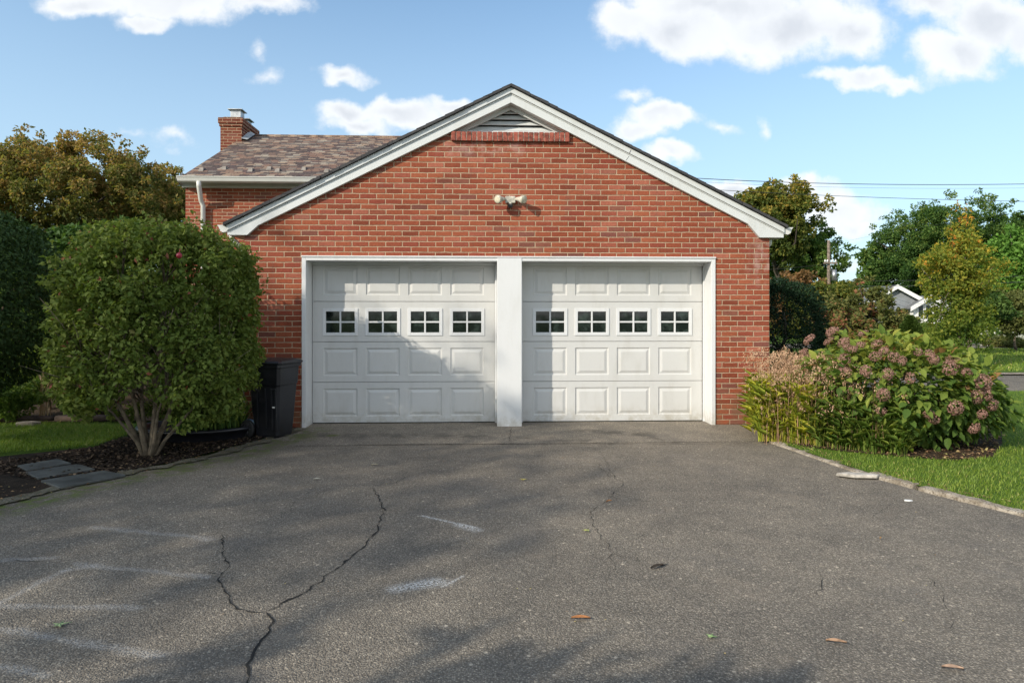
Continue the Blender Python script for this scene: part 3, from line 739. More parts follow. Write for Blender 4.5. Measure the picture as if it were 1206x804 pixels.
# rowlock ledge under the vent
mb = MB(GO); xl = at_y(531, 161, -.04).x; xr = at_y(671, 161, -.04).x; zt = at_y(600, 155.5, -.04).z; zl = at_y(600, 166.5, -.04).z
n = 23; wbr = (xr-xl)/n; rnd = random.Random(1)
for i in range(n):
    dy = rnd.uniform(-.004, .004)
    mb.box((xl+i*wbr+.005, -.045+dy, zl+rnd.uniform(0, .003)), (xl+(i+1)*wbr-.005, .09, zt+rnd.uniform(-.003, .003)))
mb.box((xl+.002, -.041, zl+.006), (xr-.002, -.002, zt-.006), 1)
mb.build('brick_ledge', [M['ledge_brick'], M['concrete']], gar, .004)
# gutters
def gutter(s):
    mb = MB(GO); xe = (XL if s < 0 else XR); z = rz(xe)-.03
    prof = [(0, .0), (0, -.085), (.05, -.095), (.085, -.075), (.105, -.02), (.12, -.005), (.12, .0)]
    pts = [(xe+s*(.004+a), z+b) for a, b in prof]
    if s < 0: pts = pts[::-1]
    mb.prism_y(pts[::-1] if s > 0 else pts[::-1], -.06, GB-.01)
    mb.build('gutter', M['alu'], gar, .003)
gutter(-1); gutter(1)
for s, xw in ((-1, WL), (1, WR)):
    mb = MB(GO); z = zf-.0; xs = xw+s*.045
    if s > 0:
        mb.tube([(xw+.05, .12, z+.02), (xw+.05, .12, z-.06), (xw+.01, .2, z-.12)], .036, 10); mb.build('downspout', M['alu'], gar); continue
    mb.tube([(xs+s*.16, .12, z+.02), (xs+s*.15, .12, z-.04), (xs+s*.02, .12, z-.16), (xs, .12, z-.24), (xs, .12, .12)], .036, 10)
    mb.box((xs-.05, .08, 1.2), (xs+.05, .165, 1.23)); mb.build('downspout', M['alu'], gar)
# door surround
RD = .31                                      # how far the doors sit back
jf = .045
ix0, ix1 = at_y(367.5, 400, RD).x, at_y(827, 400, RD).x
mb = MB(GO)
mb.box((OL-.008, -.018, 0), (OL+jf, RD+.02, ZT-.002)); mb.box((OR_-jf, -.018, 0), (OR_+.008, RD+.02, ZT-.002))   # jambs
mb.box((OL+jf, -.018, ZT-jf), (OR_-jf, RD+.02, ZT-.002))                       # head
zs = at_y(480, 312, RD-.03).z
mb.box((OL+jf, RD-.045, 0.0), (ix0, RD-.012, ZT-jf-.001)); mb.box((ix1, RD-.045, 0.0), (OR_-jf, RD-.012, ZT-jf-.001))
PL, PR = at_y(585.5, 400, -.02).x, at_y(614.5, 400, -.02).x
mb.box((ix0, RD-.045, zs), (PL, RD-.012, ZT-jf-.001)); mb.box((PR, RD-.045, zs), (ix1, RD-.012, ZT-jf-.001))
mb.box((OL-.012, -.03, ZT-.0015), (OR_+.012, -.001, ZT+.018))              # drip strip over the head
mb.build('door_trim', M['trim'], gar, .004)
mb = MB(GO); mb.box((PL, -.026, -.0), (PR, RD+.02, ZT-.0045)); mb.box((PL-.025, RD-.05, 0), (PL-.0005, RD-.014, ZT-jf-.002)); mb.box((PR+.0005, RD-.05, 0), (PR+.025, RD-.014, ZT-jf-.002))
mb.build('door_post', M['trim'], gar, .004)

# garage doors
def garage_door(x0, x1, label):
    W = x1-x0; Hd = at_y(475, 499.0, RD).z*0+zs+.05; H0 = .012
    d = bpy.data.objects.new('garage_door', None)
    sec = (Hd-H0)/4; mx = W*.0605; gap = W*.0465; pw = (W-2*mx-3*gap)/4
    mb = MB(((x0+x1)/2, RD, 0)); yf = RD
    def frame(xa, xb, za, zb, holes):
        xs = sorted({xa, xb, *[h[0] for h in holes], *[h[1] for h in holes]}); zs_ = sorted({za, zb, *[h[2] for h in holes], *[h[3] for h in holes]})
        for i in range(len(xs)-1):
            for j in range(len(zs_)-1):
                cx, cz = (xs[i]+xs[i+1])/2, (zs_[j]+zs_[j+1])/2
                if any(h[0] < cx < h[1] and h[2] < cz < h[3] for h in holes): continue
                mb.add([(xs[i], yf, zs_[j]), (xs[i+1], yf, zs_[j]), (xs[i+1], yf, zs_[j+1]), (xs[i], yf, zs_[j+1])], [(0, 1, 2, 3)])
    def rings(h, prof):
        """nested rectangles: prof = [(inset, y)...]"""
        prev = None
        for ins, y in prof:
            r = [(h[0]+ins, y, h[2]+ins), (h[1]-ins, y, h[2]+ins), (h[1]-ins, y, h[3]-ins), (h[0]+ins, y, h[3]-ins)]
            if prev:
                mb.add(prev+r, [(0, 1, 5, 4), (1, 2, 6, 5), (2, 3, 7, 6), (3, 0, 4, 7)])
            prev = r
        return prev
    wins = []
    for k in range(4):
        za = H0+sec*k+(.004 if k else 0); zb_ = H0+sec*(k+1)-(.004 if k < 3 else 0)
        holes = []
        for i in range(4):
            xa = x0+mx+i*(pw+gap); xb = xa+pw; pa = za+sec*.150; pb = zb_-sec*.150
            if k == 2: pa = za+sec*.165; pb = zb_-sec*.185; xa += .004; xb -= .004
            holes.append((xa, xb, pa, pb))
        frame(x0, x1, za, zb_, holes)
        for h in holes:
            if k == 2:
                rings(h, [(0, yf), (.0, yf+.05)]); wins.append(h)
            else:
                r = rings(h, [(0, yf), (.010, yf+.011), (.022, yf+.012), (.052, yf+.002), (.056, yf+.0005)])
                mb.add(r, [(0, 1, 2, 3)])
        # lips at the section joints
        if k: mb.add([(x0, yf, za), (x1, yf, za), (x1, yf+.02, za-.002), (x0, yf+.02, za-.002)], [(0, 3, 2, 1)])
        if k < 3: mb.add([(x0, yf, zb_), (x1, yf, zb_), (x1, yf+.02, zb_+.004), (x0, yf+.02, zb_+.004)], [(0, 1, 2, 3)])
    mb.box((x0+.001, yf+.055, H0+.001), (x1-.001, yf+.06, Hd-.001))
    mb.add([(x0, yf, H0), (x1, yf, H0), (x1, yf+.05, H0), (x0, yf+.05, H0)], [(0, 3, 2, 1)])
    o = mb.build('garage_door', M['door'], gar); o.location = Vector(((x0+x1)/2, RD, 0))-Vector(GO)
    o['label'] = label
    sb = MB(((x0+x1)/2, RD, 0)); sb.box((x0+.003, yf+.005, .002), (x1-.003, yf+.04, H0-.001)); sb.build('bottom_seal', M['wheel'], o)
    for h in wins:
        cx = (h[0]+h[1])/2; cz = (h[2]+h[3])/2; fr = MB((cx, RD, cz))
        e = .002; a, b, c, dd = h[0]-e*6, h[1]+e*6, h[2]-e*6, h[3]+e*6; fw = .042; y0, y1 = yf-.010, yf+.012
        fr.box((a, y0, c), (a+fw, y1, dd)); fr.box((b-fw, y0, c), (b, y1, dd))
        fr.box((a+fw, y0, c), (b-fw, y1, c+fw)); fr.box((a+fw, y0, dd-fw), (b-fw, y1, dd))
        fr.box((cx-.011, y0+.004, c+fw), (cx+.011, y1, dd-fw)); fr.box((a+fw, y0+.006, cz-.011), (cx-.011, y1-.002, cz+.011)); fr.box((cx+.011, y0+.006, cz-.011), (b-fw, y1-.002, cz+.011))
        f = fr.build('window_frame', M['trim'], o, .003); f.location = (cx-(x0+x1)/2, 0, cz)
        g_ = MB((cx, RD, cz)); g_.box((a+.02, yf+.014, c+.02), (b-.02, yf+.018, dd-.02)); q = g_.build('window_pane', M['glass'], o); q.location = (cx-(x0+x1)/2, 0, cz)
garage_door(ix0+.002, PL-.026, 'left white sectional door partly in shade')
garage_door(PR+.026, ix1-.002, 'right white sectional door mostly in the sun')
# wedge of light-tight floor sill
# flood light
fp = at_y(601, 236, -.02)
fl = empty('floodlight', (fp.x, 0, fp.z), 0, 'old cream twin-head security floodlight mounted on the brick gable', 'light')
fl.scale = (1.18,)*3
def FB(): return MB((0, 0, 0))
mb = FB(); mb.box((-.055, -.06, -.035), (.055, -.002, .04)); mb.tube([(-.0, -.04, -.03), (-.0, -.05, -.055)], .02, 10); mb.build('junction_box', M['lamp_body'], fl, .008)
for s in (-1, 1):
    mb = FB(); a = Vector((s*.045, -.045, .005)); b = Vector((s*.085, -.07, .005)); c_ = Vector((s*.13, -.125, -.01))
    dd = (c_-b).normalized()
    mb.tube([a, b], .012, 8); mb.tube([b-dd*.03, b+dd*.01, b+dd*.03, c_, c_+dd*.018], [.018, .026, .03, .046, .047], 14)
    h = mb.build('lamp_head', M['lamp_body'], fl)
    mb = FB(); mb.tube([c_+dd*.0185, c_+dd*.022, c_+dd*.026], [.043, .036, .02], 14); mb.build('lens', M['lamp_glass'], h)
mb = FB(); mb.box((-.022, -.075, -.085), (.022, -.03, -.045)); mb.tube([(0, -.075, -.066), (0, -.085, -.068)], .014, 10); mb.build('motion_sensor', M['dark_metal'], fl, .004)

# ------------------------------------------------------------------ the house behind
HYW = 4.67                                    # its front wall plane
hl = at_y(218.5, 240, HYW).x; hr = 2.6
ez = at_y(330, 209, HYW-.3).z                 # roof edge height
rdY = HYW+3.0; rz_ = at_y(400, 161, rdY).z
hp = (rz_-ez)/(rdY-(HYW-.3))
HO = (hl, HYW, 0)
hs = empty('brick_house', HO, 0, 'red brick house with a mottled slate roof standing behind the garage', 'house')
mb = MB(HO); by = 2*rdY-HYW
wz = at_y(330, 221, HYW).z
mb.box((hl, HYW, -.05), (hr, HYW+.25, wz)); mb.box((hl, by-.25, -.05), (hr, by, wz))
for x in (hl, hr-.25):
    vs = [(x, HYW+.25, -.05), (x, by-.25, -.05), (x, by-.25, wz), (x, rdY, rz_-.25), (x, HYW+.25, wz)]
    vs += [(a+.25, b, c) for a, b, c in vs]
    mb.add(vs, [(0, 1, 2, 3, 4), (9, 8, 7, 6, 5)]+[(i, 5+i, 5+(i+1) % 5, (i+1) % 5) for i in range(5)])
mb.build('brick_wall', M['brick_far'], hs)
rl = at_y(213, 207, HYW-.3).x
mb = MB(HO)
for s in (-1, 1):
    ye = rdY+s*(rdY-(HYW-.3))
    a = [(rl, ye, ez), (hr+.15, ye, ez), (hr+.15, rdY, rz_), (rl, rdY, rz_)]; b = [(x, y, z-.06) for x, y, z in a]
    mb.add(a+b, [(0, 1, 2, 3), (7, 6, 5, 4), (0, 4, 5, 1), (1, 5, 6, 2), (3, 2, 6, 7), (0, 3, 7, 4)])
mb.tube([(rl, rdY, rz_+.0), (hr+.15, rdY, rz_+.0)], .035, 8)
rf = mb.build('roof', M['slate'], hs)
# snow guards on the lower courses
for i, px in enumerate((236, 263, 294, 316, 326, 357, 384, 400, 415)):
    yq = HYW-.3+.35+(.12 if i % 2 else 0); p = at_y(px, 202, yq); z = ez+(yq-(HYW-.3))*hp
    mb = MB(HO); mb.add([(p.x-.05, yq, z+.002), (p.x+.05, yq, z+.002), (p.x+.035, yq+.05, z+.085), (p.x-.035, yq+.05, z+.085), (p.x, yq+.2, z+.2*hp+.01)], [(0, 1, 2, 3), (0, 3, 4), (1, 4, 2), (2, 4, 3)])
    mb.build('snow_guard', M['guard'], rf)
# chimney
chy = rdY-.55; ca = at_y(259.5, 150, chy).x; cb = at_y(284.5, 150, chy).x; cz = at_y(270, 139, chy).z
mb = MB(HO); mb.box((ca, chy, 0), (cb, chy+1.05, cz-.2)); mb.box((ca-.02, chy-.02, cz-.2), (cb+.02, chy+1.07, cz-.13)); mb.box((ca-.04, chy-.04, cz-.13), (cb+.04, chy+1.09, cz))
ch = mb.build('chimney', M['chimney_brick'], hs)
mb = MB(HO); mb.prism_z([(ca+.05, chy+.05), (cb-.05, chy+.05), (cb-.05, chy+1.0), (ca+.05, chy+1.0)], cz, cz+.04)
mb.build('mortar_crown', M['concrete'], ch)
for (yy_, hh) in ((chy+.2, .2), (chy+.68, .12)):
    mb = MB(HO); xm = (ca+cb)/2+.03
    mb.box((xm-.12, yy_, cz+.041), (xm+.12, yy_+.24, cz+.05+hh)); mb.box((xm-.17, yy_-.05, cz+.05+hh), (xm+.17, yy_+.29, cz+.07+hh))
    mb.build('flue_cap', M['metal'], ch, .004)
mb = MB(HO)
zq = rz_-.1
mb.add([(cb+.002, chy-.03, zq-.28+.16), (cb+.14, chy-.03, zq-.28+.13), (cb+.14, chy+.5, zq+.12), (cb+.002, chy+.5, zq+.2)], [(0, 1, 2, 3)]); mb.build('flashing', M['lead'], ch)
# gutter, frieze, downspout
mb = MB(HO); ge = HYW-.3
prof = [(0, 0), (0, -.10), (-.05, -.11), (-.09, -.085), (-.11, -.03), (-.125, -.01), (-.125, 0)]
vs = [(rl-.03, ge+a, ez-.012+b) for a, b in prof]+[(hr+.15, ge+a, ez-.012+b) for a, b in prof]; n = len(prof)
mb.add(vs, [tuple(range(n)), tuple(reversed(range(n, 2*n)))]+[(i, (i+1) % n, n+(i+1) % n, n+i) for i in range(n)])
mb.build('gutter', M['alu'], hs)
mb = MB(HO); zsf = at_y(330, 213.5, HYW-.1).z
mb.box((hl-.05, HYW-.045, wz-.02), (hr, HYW-.003, wz+.2)); mb.box((hl-.05, ge+.01, wz+.115), (hr, HYW-.046, wz+.135)); mb.box((hl-.05, HYW-.07, wz+.06), (hr, HYW-.047, wz+.11))
mb.add([(hl-.05, ge+.01, wz+.11), (hl-.05, ge+.01, ez-.07), (hl-.05, HYW, wz+.3), (hl-.05, HYW, wz-.02)], [(0, 1, 2, 3)])
mb.build('frieze_board', M['rake'], hs, .004)
dx = at_y(239, 240, HYW-.08).x; dt = at_y(234.5, 212, ge-.05)
mb = MB(HO); mb.tube([(dt.x, ge-.06, ez-.1), (dt.x, ge-.06, ez-.18), (dx-.02, HYW-.12, ez-.42), (dx, HYW-.07, ez-.52), (dx, HYW-.07, .1)], .045, 10)
mb.build('downspout', M['alu'], hs)

# ------------------------------------------------------------------ big clipped bush beside the garage
rng = np.random.default_rng(11)
bb = at_g(176, 537); bdep = 6.55
bcx = at_d(193, 390, 6.75); BR = np.array([.845, .86, 1.06]); bc = np.array([bcx.x, bcx.y, 1.30])
bush = empty('clipped_bush', bb, 0, 'large rounded green bush with reddish tips beside the black bin', 'bush')
def bush_shell(rng, n, c, rad, thick, lo=-.9, power=.75, wob=.05, ex=2.6):
    u = rand_unit(rng, n*2); u = u[u[:, 2] > lo][:n]
    u2 = np.sign(u)*np.abs(u)**power; u2 = u2/np.maximum(np.abs(u2).max(axis=1, keepdims=True), 1e-6)*np.abs(u).max(axis=1, keepdims=True)*1.0
    k = 1/np.power((np.abs(u)**ex).sum(axis=1, keepdims=True), 1/ex)
    w_ = 1+wob*(np.sin(u[:, :1]*7+1.3)*np.sin(u[:, 1:2]*6+.4)+.7*np.sin(u[:, 2:]*9+u[:, :1]*5)+.5*np.sin(u[:, :1]*17+u[:, 2:]*13)*np.sin(u[:, 1:2]*15))
    r = 1-thick*rng.random((len(u), 1))**1.6
    r = r+(rng.random((len(u), 1)) > .97)*rng.random((len(u), 1))*.07
    p = np.array(c)+u*k*np.array(rad)*w_*r
    return p, u, (1-r[:, 0])
cen, cu_, _ = bush_shell(rng, 1250, (bc[0], bc[1], 1.25), BR*np.array([.95, .95, 1.0]), .20, -.97, wob=.035, ex=4.6)
cen = cen[(cen[:, 2] > .34)]
r2 = np.hypot(cen[:, 0]-bc[0], cen[:, 1]-bc[1]); cen = cen[~((cen[:, 2] < .85) & (r2 > 1.05-(.85-cen[:, 2])*.75))]
cen = cen[~((cen[:, 2] < .68+.1*np.sin(cen[:, 0]*9)) & (np.abs(cen[:, 0]-bb.x) < .42) & (cen[:, 1] < bc[1]+.1))]
rcn = .085*(.6+.9*rng.random(len(cen)))
pos, out, idx = clump_leaves(rng, cen, rcn, 44, .45, .8)
cvar = rng.random(len(cen))[idx]
# stray shoots
k = 26; uu = rand_unit(rng, k); uu[:, 2] = np.abs(uu[:, 2]); ex_ = []
for q in uu:
    r_ = 1/((np.abs(q)**3.6).sum())**(1/3.6); b0_ = np.array([bc[0], bc[1], 1.25])+q*r_*BR*.98
    ex_.append(b0_+(q+np.array([0, 0, .5]))*np.linspace(0, .09+.10*rng.random(), 7)[:, None]+rng.normal(size=(7, 3))*.012)
ex_ = np.concatenate(ex_); pos = np.concatenate([pos, ex_]); out = np.concatenate([out, np.tile([0, 0, 1.0], (len(ex_), 1))]); cvar = np.concatenate([cvar, np.ones(len(ex_))*.6])
keep = pos[:, 2] > .22; pos, out, cvar = pos[keep], out[keep], cvar[keep]; n = len(pos)
red = np.clip((pos[:, 2]-1.75)*.55, 0, .42)+np.clip((bc[0]-.35-pos[:, 0])*.6, 0, .34)
gn = .5+.5*np.sin(pos[:, 0]*4+pos[:, 2]*3)*np.sin(pos[:, 2]*5+1)
var = .10+.30*rng.random(n)+.30*cvar*rng.random(n)+.2*gn*rng.random(n)+red*rng.random(n)*1.25+(rng.random(n) > .985)*.5
d = nrm(out*.45+rand_unit(rng, n)*.8+np.array([0, 0, -.35])); nn = nrm(out*.8+rand_unit(rng, n)*.55+np.array([0, 0, .45]))
s_ = .050*(.65+.7*rng.random(n))
link('foliage', leaves_mesh('foliage', pos, d, nn, s_, s_*.62, var, origin=bb), L['bush'], bush)
mb = MB(bb); rnd = random.Random(8)
dirs = [(-.85, -.15, 1.5), (-.5, .35, 1.8), (-.25, -.3, 1.7), (.05, .2, 1.9), (.3, -.25, 1.75), (.65, .1, 1.5), (.95, -.05, 1.15), (-.7, -.45, 1.1), (.55, -.5, 1.2)]
for i, (x, y, z) in enumerate(dirs):
    x *= rnd.uniform(.55, .9); b0 = bb+Vector((x*.05, y*.06, -.03)); r0 = .027 if i < 6 else .017
    p1 = bb+Vector((x*.2, y*.16, .17)); p2 = bb+Vector((x*.5+rnd.uniform(-.03, .03), y*.45, .48)); p3 = bb+Vector((x*.72, y*.7, z*.55)); p4 = bb+Vector((x, y+.1, z))
    mb.tube([b0, p1, p2, p3, p4], [r0*1.25, r0, r0*.66, r0*.42, r0*.15], 8)
    for k in range(16):
        f = rnd.uniform(.0, 1); st = p2.lerp(p3, f) if rnd.random() < .6 else p3.lerp(p4, f)
        e = st+Vector((rnd.uniform(-.45, .45), rnd.uniform(-.5, .3), rnd.uniform(.1, .6)))
        mb.tube([st, st.lerp(e, .5)+Vector((0, 0, .04)), e], [r0*.33, r0*.22, r0*.1], 5)
mb.build('stems', M['bark_pale'], bush)
# little red ball caught in the bush
p = at_d(211, 301, 5.72); mb = MB(p)
vs = []; fs = []
for i in range(7):
    for k in range(10):
        a = math.pi*i/6; b = 2*math.pi*k/10; vs.append(p+Vector((math.sin(a)*math.cos(b), math.sin(a)*math.sin(b), math.cos(a)))*.026)
for i in range(6):
    for k in range(10): fs.append((i*10+k, i*10+(k+1) % 10, (i+1)*10+(k+1) % 10, (i+1)*10+k))
mb.add(vs, fs, 0, True); mb.tube([p+Vector((0, 0, .024)), p+Vector((.005, .01, .06))], .003, 5)
o = mb.build('red_bauble', simple('red_paint', (.35, .02, .04), .4)); tag(o, 'tiny dark red ball caught in the top of the large bush', 'ball')

# dark hedge at the left edge
hb = at_g(-40, 520)
hg = empty('dark_hedge', hb, 0, 'dark green leafy hedge cut off by the left edge of the photo', 'hedge')
hc = at_d(-55, 350, 7.1); pos, out, dep = bush_shell(rng, 30000, (hc.x-.05, hc.y, 1.62), (.96, .95, 1.08), .3, -.98)
n = len(pos); d = nrm(out*.4+rand_unit(rng, n)*.7+np.array([0, 0, -.6])); nn = nrm(out+rand_unit(rng, n)*.5+np.array([0, 0, .3])); s_ = .058*(.6+.7*rng.random(n))
link('foliage', leaves_mesh('foliage', pos, d, nn, s_, s_*.5, .15+.7*rng.random(n)*(.5+.5*rng.random(n)), origin=hb), L['holly'], hg)
trunk_mesh(hb, (hc.x, hc.y, 1.9), .05, [tuple(pos[i]) for i in range(0, 20000, 1500)], 4, hb).build('trunk', M['bark'], hg)

# ------------------------------------------------------------------ wheeled bin
bp = at_g(324, 517.5)
bp = at_g(319, 517.5); bx = empty('wheeled_bin', bp+Vector((0, .26, 0)), R(-16), 'black wheeled rubbish bin with its lid shut against the brick wall', 'bin')
mb = MB()
def loft(mb, secs):
    """secs: list of (z, x0, x1, y0, y1)"""
    vs = []
    for z, x0, x1, y0, y1 in secs:
        c = .035
        vs += [(x0+c, y0, z), (x1-c, y0, z), (x1, y0+c, z), (x1, y1-c, z), (x1-c, y1, z), (x0+c, y1, z), (x0, y1-c, z), (x0, y0+c, z)]
    fs = [(7, 6, 5, 4, 3, 2, 1, 0)]
    for i in range(len(secs)-1):
        for k in range(8): fs.append((i*8+k, i*8+(k+1) % 8, (i+1)*8+(k+1) % 8, (i+1)*8+k))
    fs.append(tuple(range((len(secs)-1)*8, len(secs)*8))); mb.add(vs, fs)
loft(mb, [(.0, -.17, .19, -.17, .17), (.03, -.19, .205, -.18, .18), (.30, -.235, .225, -.205, .205), (.62, -.255, .25, -.225, .225), (.64, -.262, .262, -.235, .235), (.84, -.275, .275, -.245, .245), (.845, -.30, .30, -.265, .265), (.885, -.30, .30, -.265, .265)])
body = mb.build('body', M['bin'], bx, .006)
mb = MB()    # moulded ribs and grab recess on the side
for y in (-.245,):
    for (x0, x1, z0, z1) in ((-.13, -.10, .12, .60), (.02, .045, .12, .60), (.12, .145, .1, .60), (.145, .21, .57, .60), (.185, .21, .1, .57)):
        mb.add([(x0, -.187-z0*.06, z0), (x1, -.187-z0*.06, z0), (x1, -.187-z1*.06-.006, z1), (x0, -.187-z1*.06-.006, z1), (x0, -.2-z0*.06, z0+.01), (x1, -.2-z0*.06, z0+.01), (x1, -.2-z1*.06, z1-.01), (x0, -.2-z1*.06, z1-.01)], [(4, 5, 6, 7), (0, 1, 5, 4), (1, 2, 6, 5), (3, 7, 6, 2), (0, 4, 7, 3)])
mb.build('ribs', M['bin_lid'], bx, .003)
mb = MB(); mb.box((.15, -.232, .37), (.19, -.222, .385)); mb.build('sticker', M['siding'], bx)
mb = MB(); loft(mb, [(.887, -.31, .315, -.275, .275), (.905, -.315, .325, -.28, .28), (.925, -.29, .30, -.25, .25), (.945, -.22, .23, -.19, .19), (.95, -.1, .1, -.08, .08)])
mb.build('lid', M['bin_lid'], bx, .006)
mb = MB(); mb.tube([(-.34, -.2, .87), (-.37, -.2, .9), (-.37, .2, .9), (-.34, .2, .87)], .014, 8); mb.box((-.35, -.22, .85), (-.29, -.18, .895)); mb.box((-.35, .18, .85), (-.29, .22, .895)); mb.build('handle', M['bin'], bx)
for y in (-.24, .24):
    mb = MB(); mb.tube([(-.26, y-.025, .11), (-.26, y-.02, .11), (-.26, y+.02, .11), (-.26, y+.025, .11)], [.09, .11, .11, .09], 24)
    w_ = mb.build('wheel', M['wheel'], bx)
    mb = MB(); mb.tube([(-.26, y-.032, .11), (-.26, y+.032, .11)], .03, 12)
    for k in range(6):
        a = k*math.pi/3; mb.tube([(-.26, y-.027, .11), (-.26+.08*math.cos(a), y-.027, .11+.08*math.sin(a))], .008, 5)
    mb.build('hub', M['bin_lid'], w_)
mb = MB(); mb.tube([(-.26, -.22, .11), (-.26, .22, .11)], .012, 8); mb.build('axle', M['dark_metal'], bx); bx.scale = (.78, .9, .97); bx.location.x -= .05

# ------------------------------------------------------------------ low black tub with strappy plants
tc = at_g(212, 523); tc = Vector((tc.x, tc.y+.48, 0))
tb = empty('garden_tub', tc, 0, 'low wide black plastic tub on the mulch behind the bush stems', 'tub')
mb = MB(); n = 40; prof = [(.62, 0), (.66, .10), (.685, .10), (.70, .125), (.685, .145), (.655, .145), (.64, .12), (.60, .03)]
vs = []; 
for k in range(n):
    a = 2*math.pi*k/n
    for r, z in prof: vs.append((r*math.cos(a), r*.72*math.sin(a), z))
m_ = len(prof); fs = [(k*m_+j, ((k+1) % n)*m_+j, ((k+1) % n)*m_+j+1, k*m_+j+1) for k in range(n) for j in range(m_-1)]
fs.append(tuple(k*m_+m_-1 for k in range(n))); mb.add(vs, fs, 0, True); mb.build('rim', M['tub'], tb)
mb = MB(); mb.add([(.61*math.cos(2*math.pi*k/n), .44*math.sin(2*math.pi*k/n), .10) for k in range(n)], [tuple(range(n))]); mb.build('soil', M['mulch'], tb)
def blades(name, m, parent, bases, heights, lean, width, var, seed, origin, segs=4, droop=.5, dirs=None):
    """arching strap leaves as tapered ribbons"""
    rng = np.random.default_rng(seed); n = len(bases)
    az = rng.random(n)*2*np.pi if dirs is None else dirs
    out = np.stack([np.cos(az), np.sin(az), np.zeros(n)], 1); sd = np.stack([-np.sin(az+rng.normal(size=n)*.5), np.cos(az+rng.normal(size=n)*.5), np.zeros(n)], 1)
    v = np.empty((n, (segs+1)*2, 3), np.float32)
    for i in range(segs+1):
        f = i/segs
        c = bases+out*(lean*heights*f**1.7)[:, None]+np.array([0, 0, 1])*(heights*(f-droop*f**3*.55))[:, None]
        w_ = width*(1-f**2.2)*(.55+.45*min(1, f*3+.2)); w_ = np.maximum(w_, .0004)
        v[:, 2*i] = c-sd*(w_/2)[:, None]; v[:, 2*i+1] = c+sd*(w_/2)[:, None]
    v -= np.array(origin, np.float32)
    me = bpy.data.meshes.new(name); nv = (segs+1)*2
    me.vertices.add(n*nv); me.vertices.foreach_set('co', v.ravel())
    q = np.array([[2*i, 2*i+1, 2*i+3, 2*i+2] for i in range(segs)]).ravel()
    idx = (np.arange(n)[:, None]*nv+q).ravel().astype(np.int32)
    me.loops.add(len(idx)); me.loops.foreach_set('vertex_index', idx)
    me.polygons.add(n*segs); me.polygons.foreach_set('loop_start', np.arange(0, len(idx), 4, dtype=np.int32))
    at = me.attributes.new('var', 'FLOAT', 'FACE'); at.data.foreach_set('value', np.repeat(np.clip(var, 0, 1), segs).astype(np.float32))
    me.update(calc_edges=True); me.validate()
    return link(name, me, m, parent)
n = 420; a = rng.random(n)*6.283; r = np.sqrt(rng.random(n)); bs = np.stack([tc.x+.12+.42*r*np.cos(a), tc.y+.28*r*np.sin(a), np.full(n, .1)], 1)
o = blades('strappy_plant', L['green'], None, bs, .3+.25*rng.random(n), .3+.5*rng.random(n), .016+.008*rng.random(n), .2+.6*rng.random(n), 5, (0, 0, 0))
tag(o, 'clump of dark strappy leaves growing in the low black tub', 'plant')

# ------------------------------------------------------------------ left garden
def shrub(name, label, cat, px, py_base, dep, w_, h, lm, seed, nleaf=5000, size=.05, **kw):
    b = at_d(px, HY, dep); b = Vector((b.x, b.y, 0)); c = (b.x, b.y, h*.55)
    return tree(name, label, cat, b, c, (w_/2*.85, w_/2*.7, h*.45), .02, kw.pop('nc', 40), min(w_, h)*.16, nleaf, size, lm, 'bark', seed, nbr=10, **kw)
shrub('garden_shrub', 'low yellow-green shrub below the dark hedge at the left edge', 'shrub', 12, 480, 8.7, .95, .62, 'garden', 21, 5000, .045, var0=.45)
shrub('garden_shrub', 'loose pale green shrub showing between the hedge and the large bush', 'shrub', 58, 480, 9.8, 1.1, 1.0, 'garden', 22, 6000, .045, var0=.7)
shrub('garden_shrub', 'small green shrub low in the garden left of the large bush stems', 'shrub', 100, 480, 9.2, .7, .4, 'garden', 23, 3000, .05, var0=.35)
shrub('garden_shrub', 'tall dim green shrub far behind the large bush', 'shrub', 120, 480, 11.5, 2.2, 1.6, 'green', 24, 8000, .06, var0=.5)
shrub('garden_shrub', 'broad green shrub along the side of the garage behind the bush', 'shrub', 215, 480, 10.2, 1.8, 1.9, 'deep', 25, 9000, .06)
shrub('garden_shrub', 'wide leafy shrub behind the left hedge', 'shrub', 20, 480, 13, 3.2, 2.3, 'garden', 26, 9000, .07, var0=.4)
# pale dry stalks
n = 26; b0 = at_d(52, HY, 9.0); bs = np.stack([b0.x+rng.normal(size=n)*.06, b0.y+rng.normal(size=n)*.05, np.full(n, .01)], 1)
o = blades('dry_stalks', L['seed'], None, bs, .5+.5*rng.random(n), .1+.4*rng.random(n), .010+.004*rng.random(n), .3+.6*rng.random(n), 6, (0, 0, 0), droop=.3); tag(o, 'pale dry stalks standing in the garden beside the hedge', 'plant')
for (x0, x1, yb, lab) in ((-120, 62, 497, 'longer brown garden timber edging the bed at the left'), (66, 146, 496, 'shorter brown garden timber nearer the large bush')):
    a = at_g(x0, yb); b = at_g(x1, yb-1); mb = MB(a); mb.tube([a+Vector((0, 0, .035)), a.lerp(b, .35)+Vector((0, .01, .04)), a.lerp(b, .7)+Vector((0, -.01, .036)), b+Vector((0, 0, .035))], [.045, .05, .045, .04], 9)
    tag(mb.build('garden_timber', M['wood']), lab, 'timber', 'timbers edging the garden bed')
p = at_g(33, 502); mb = MB(p); mb.prism_z([(p.x-.14, p.y-.03), (p.x+.1, p.y-.06), (p.x+.15, p.y+.03), (p.x, p.y+.08), (p.x-.1, p.y+.05)], .0, .06)
tag(mb.build('stone', M['concrete'], None, .012), 'small flat stone on the grass in front of the brown timber', 'stone')
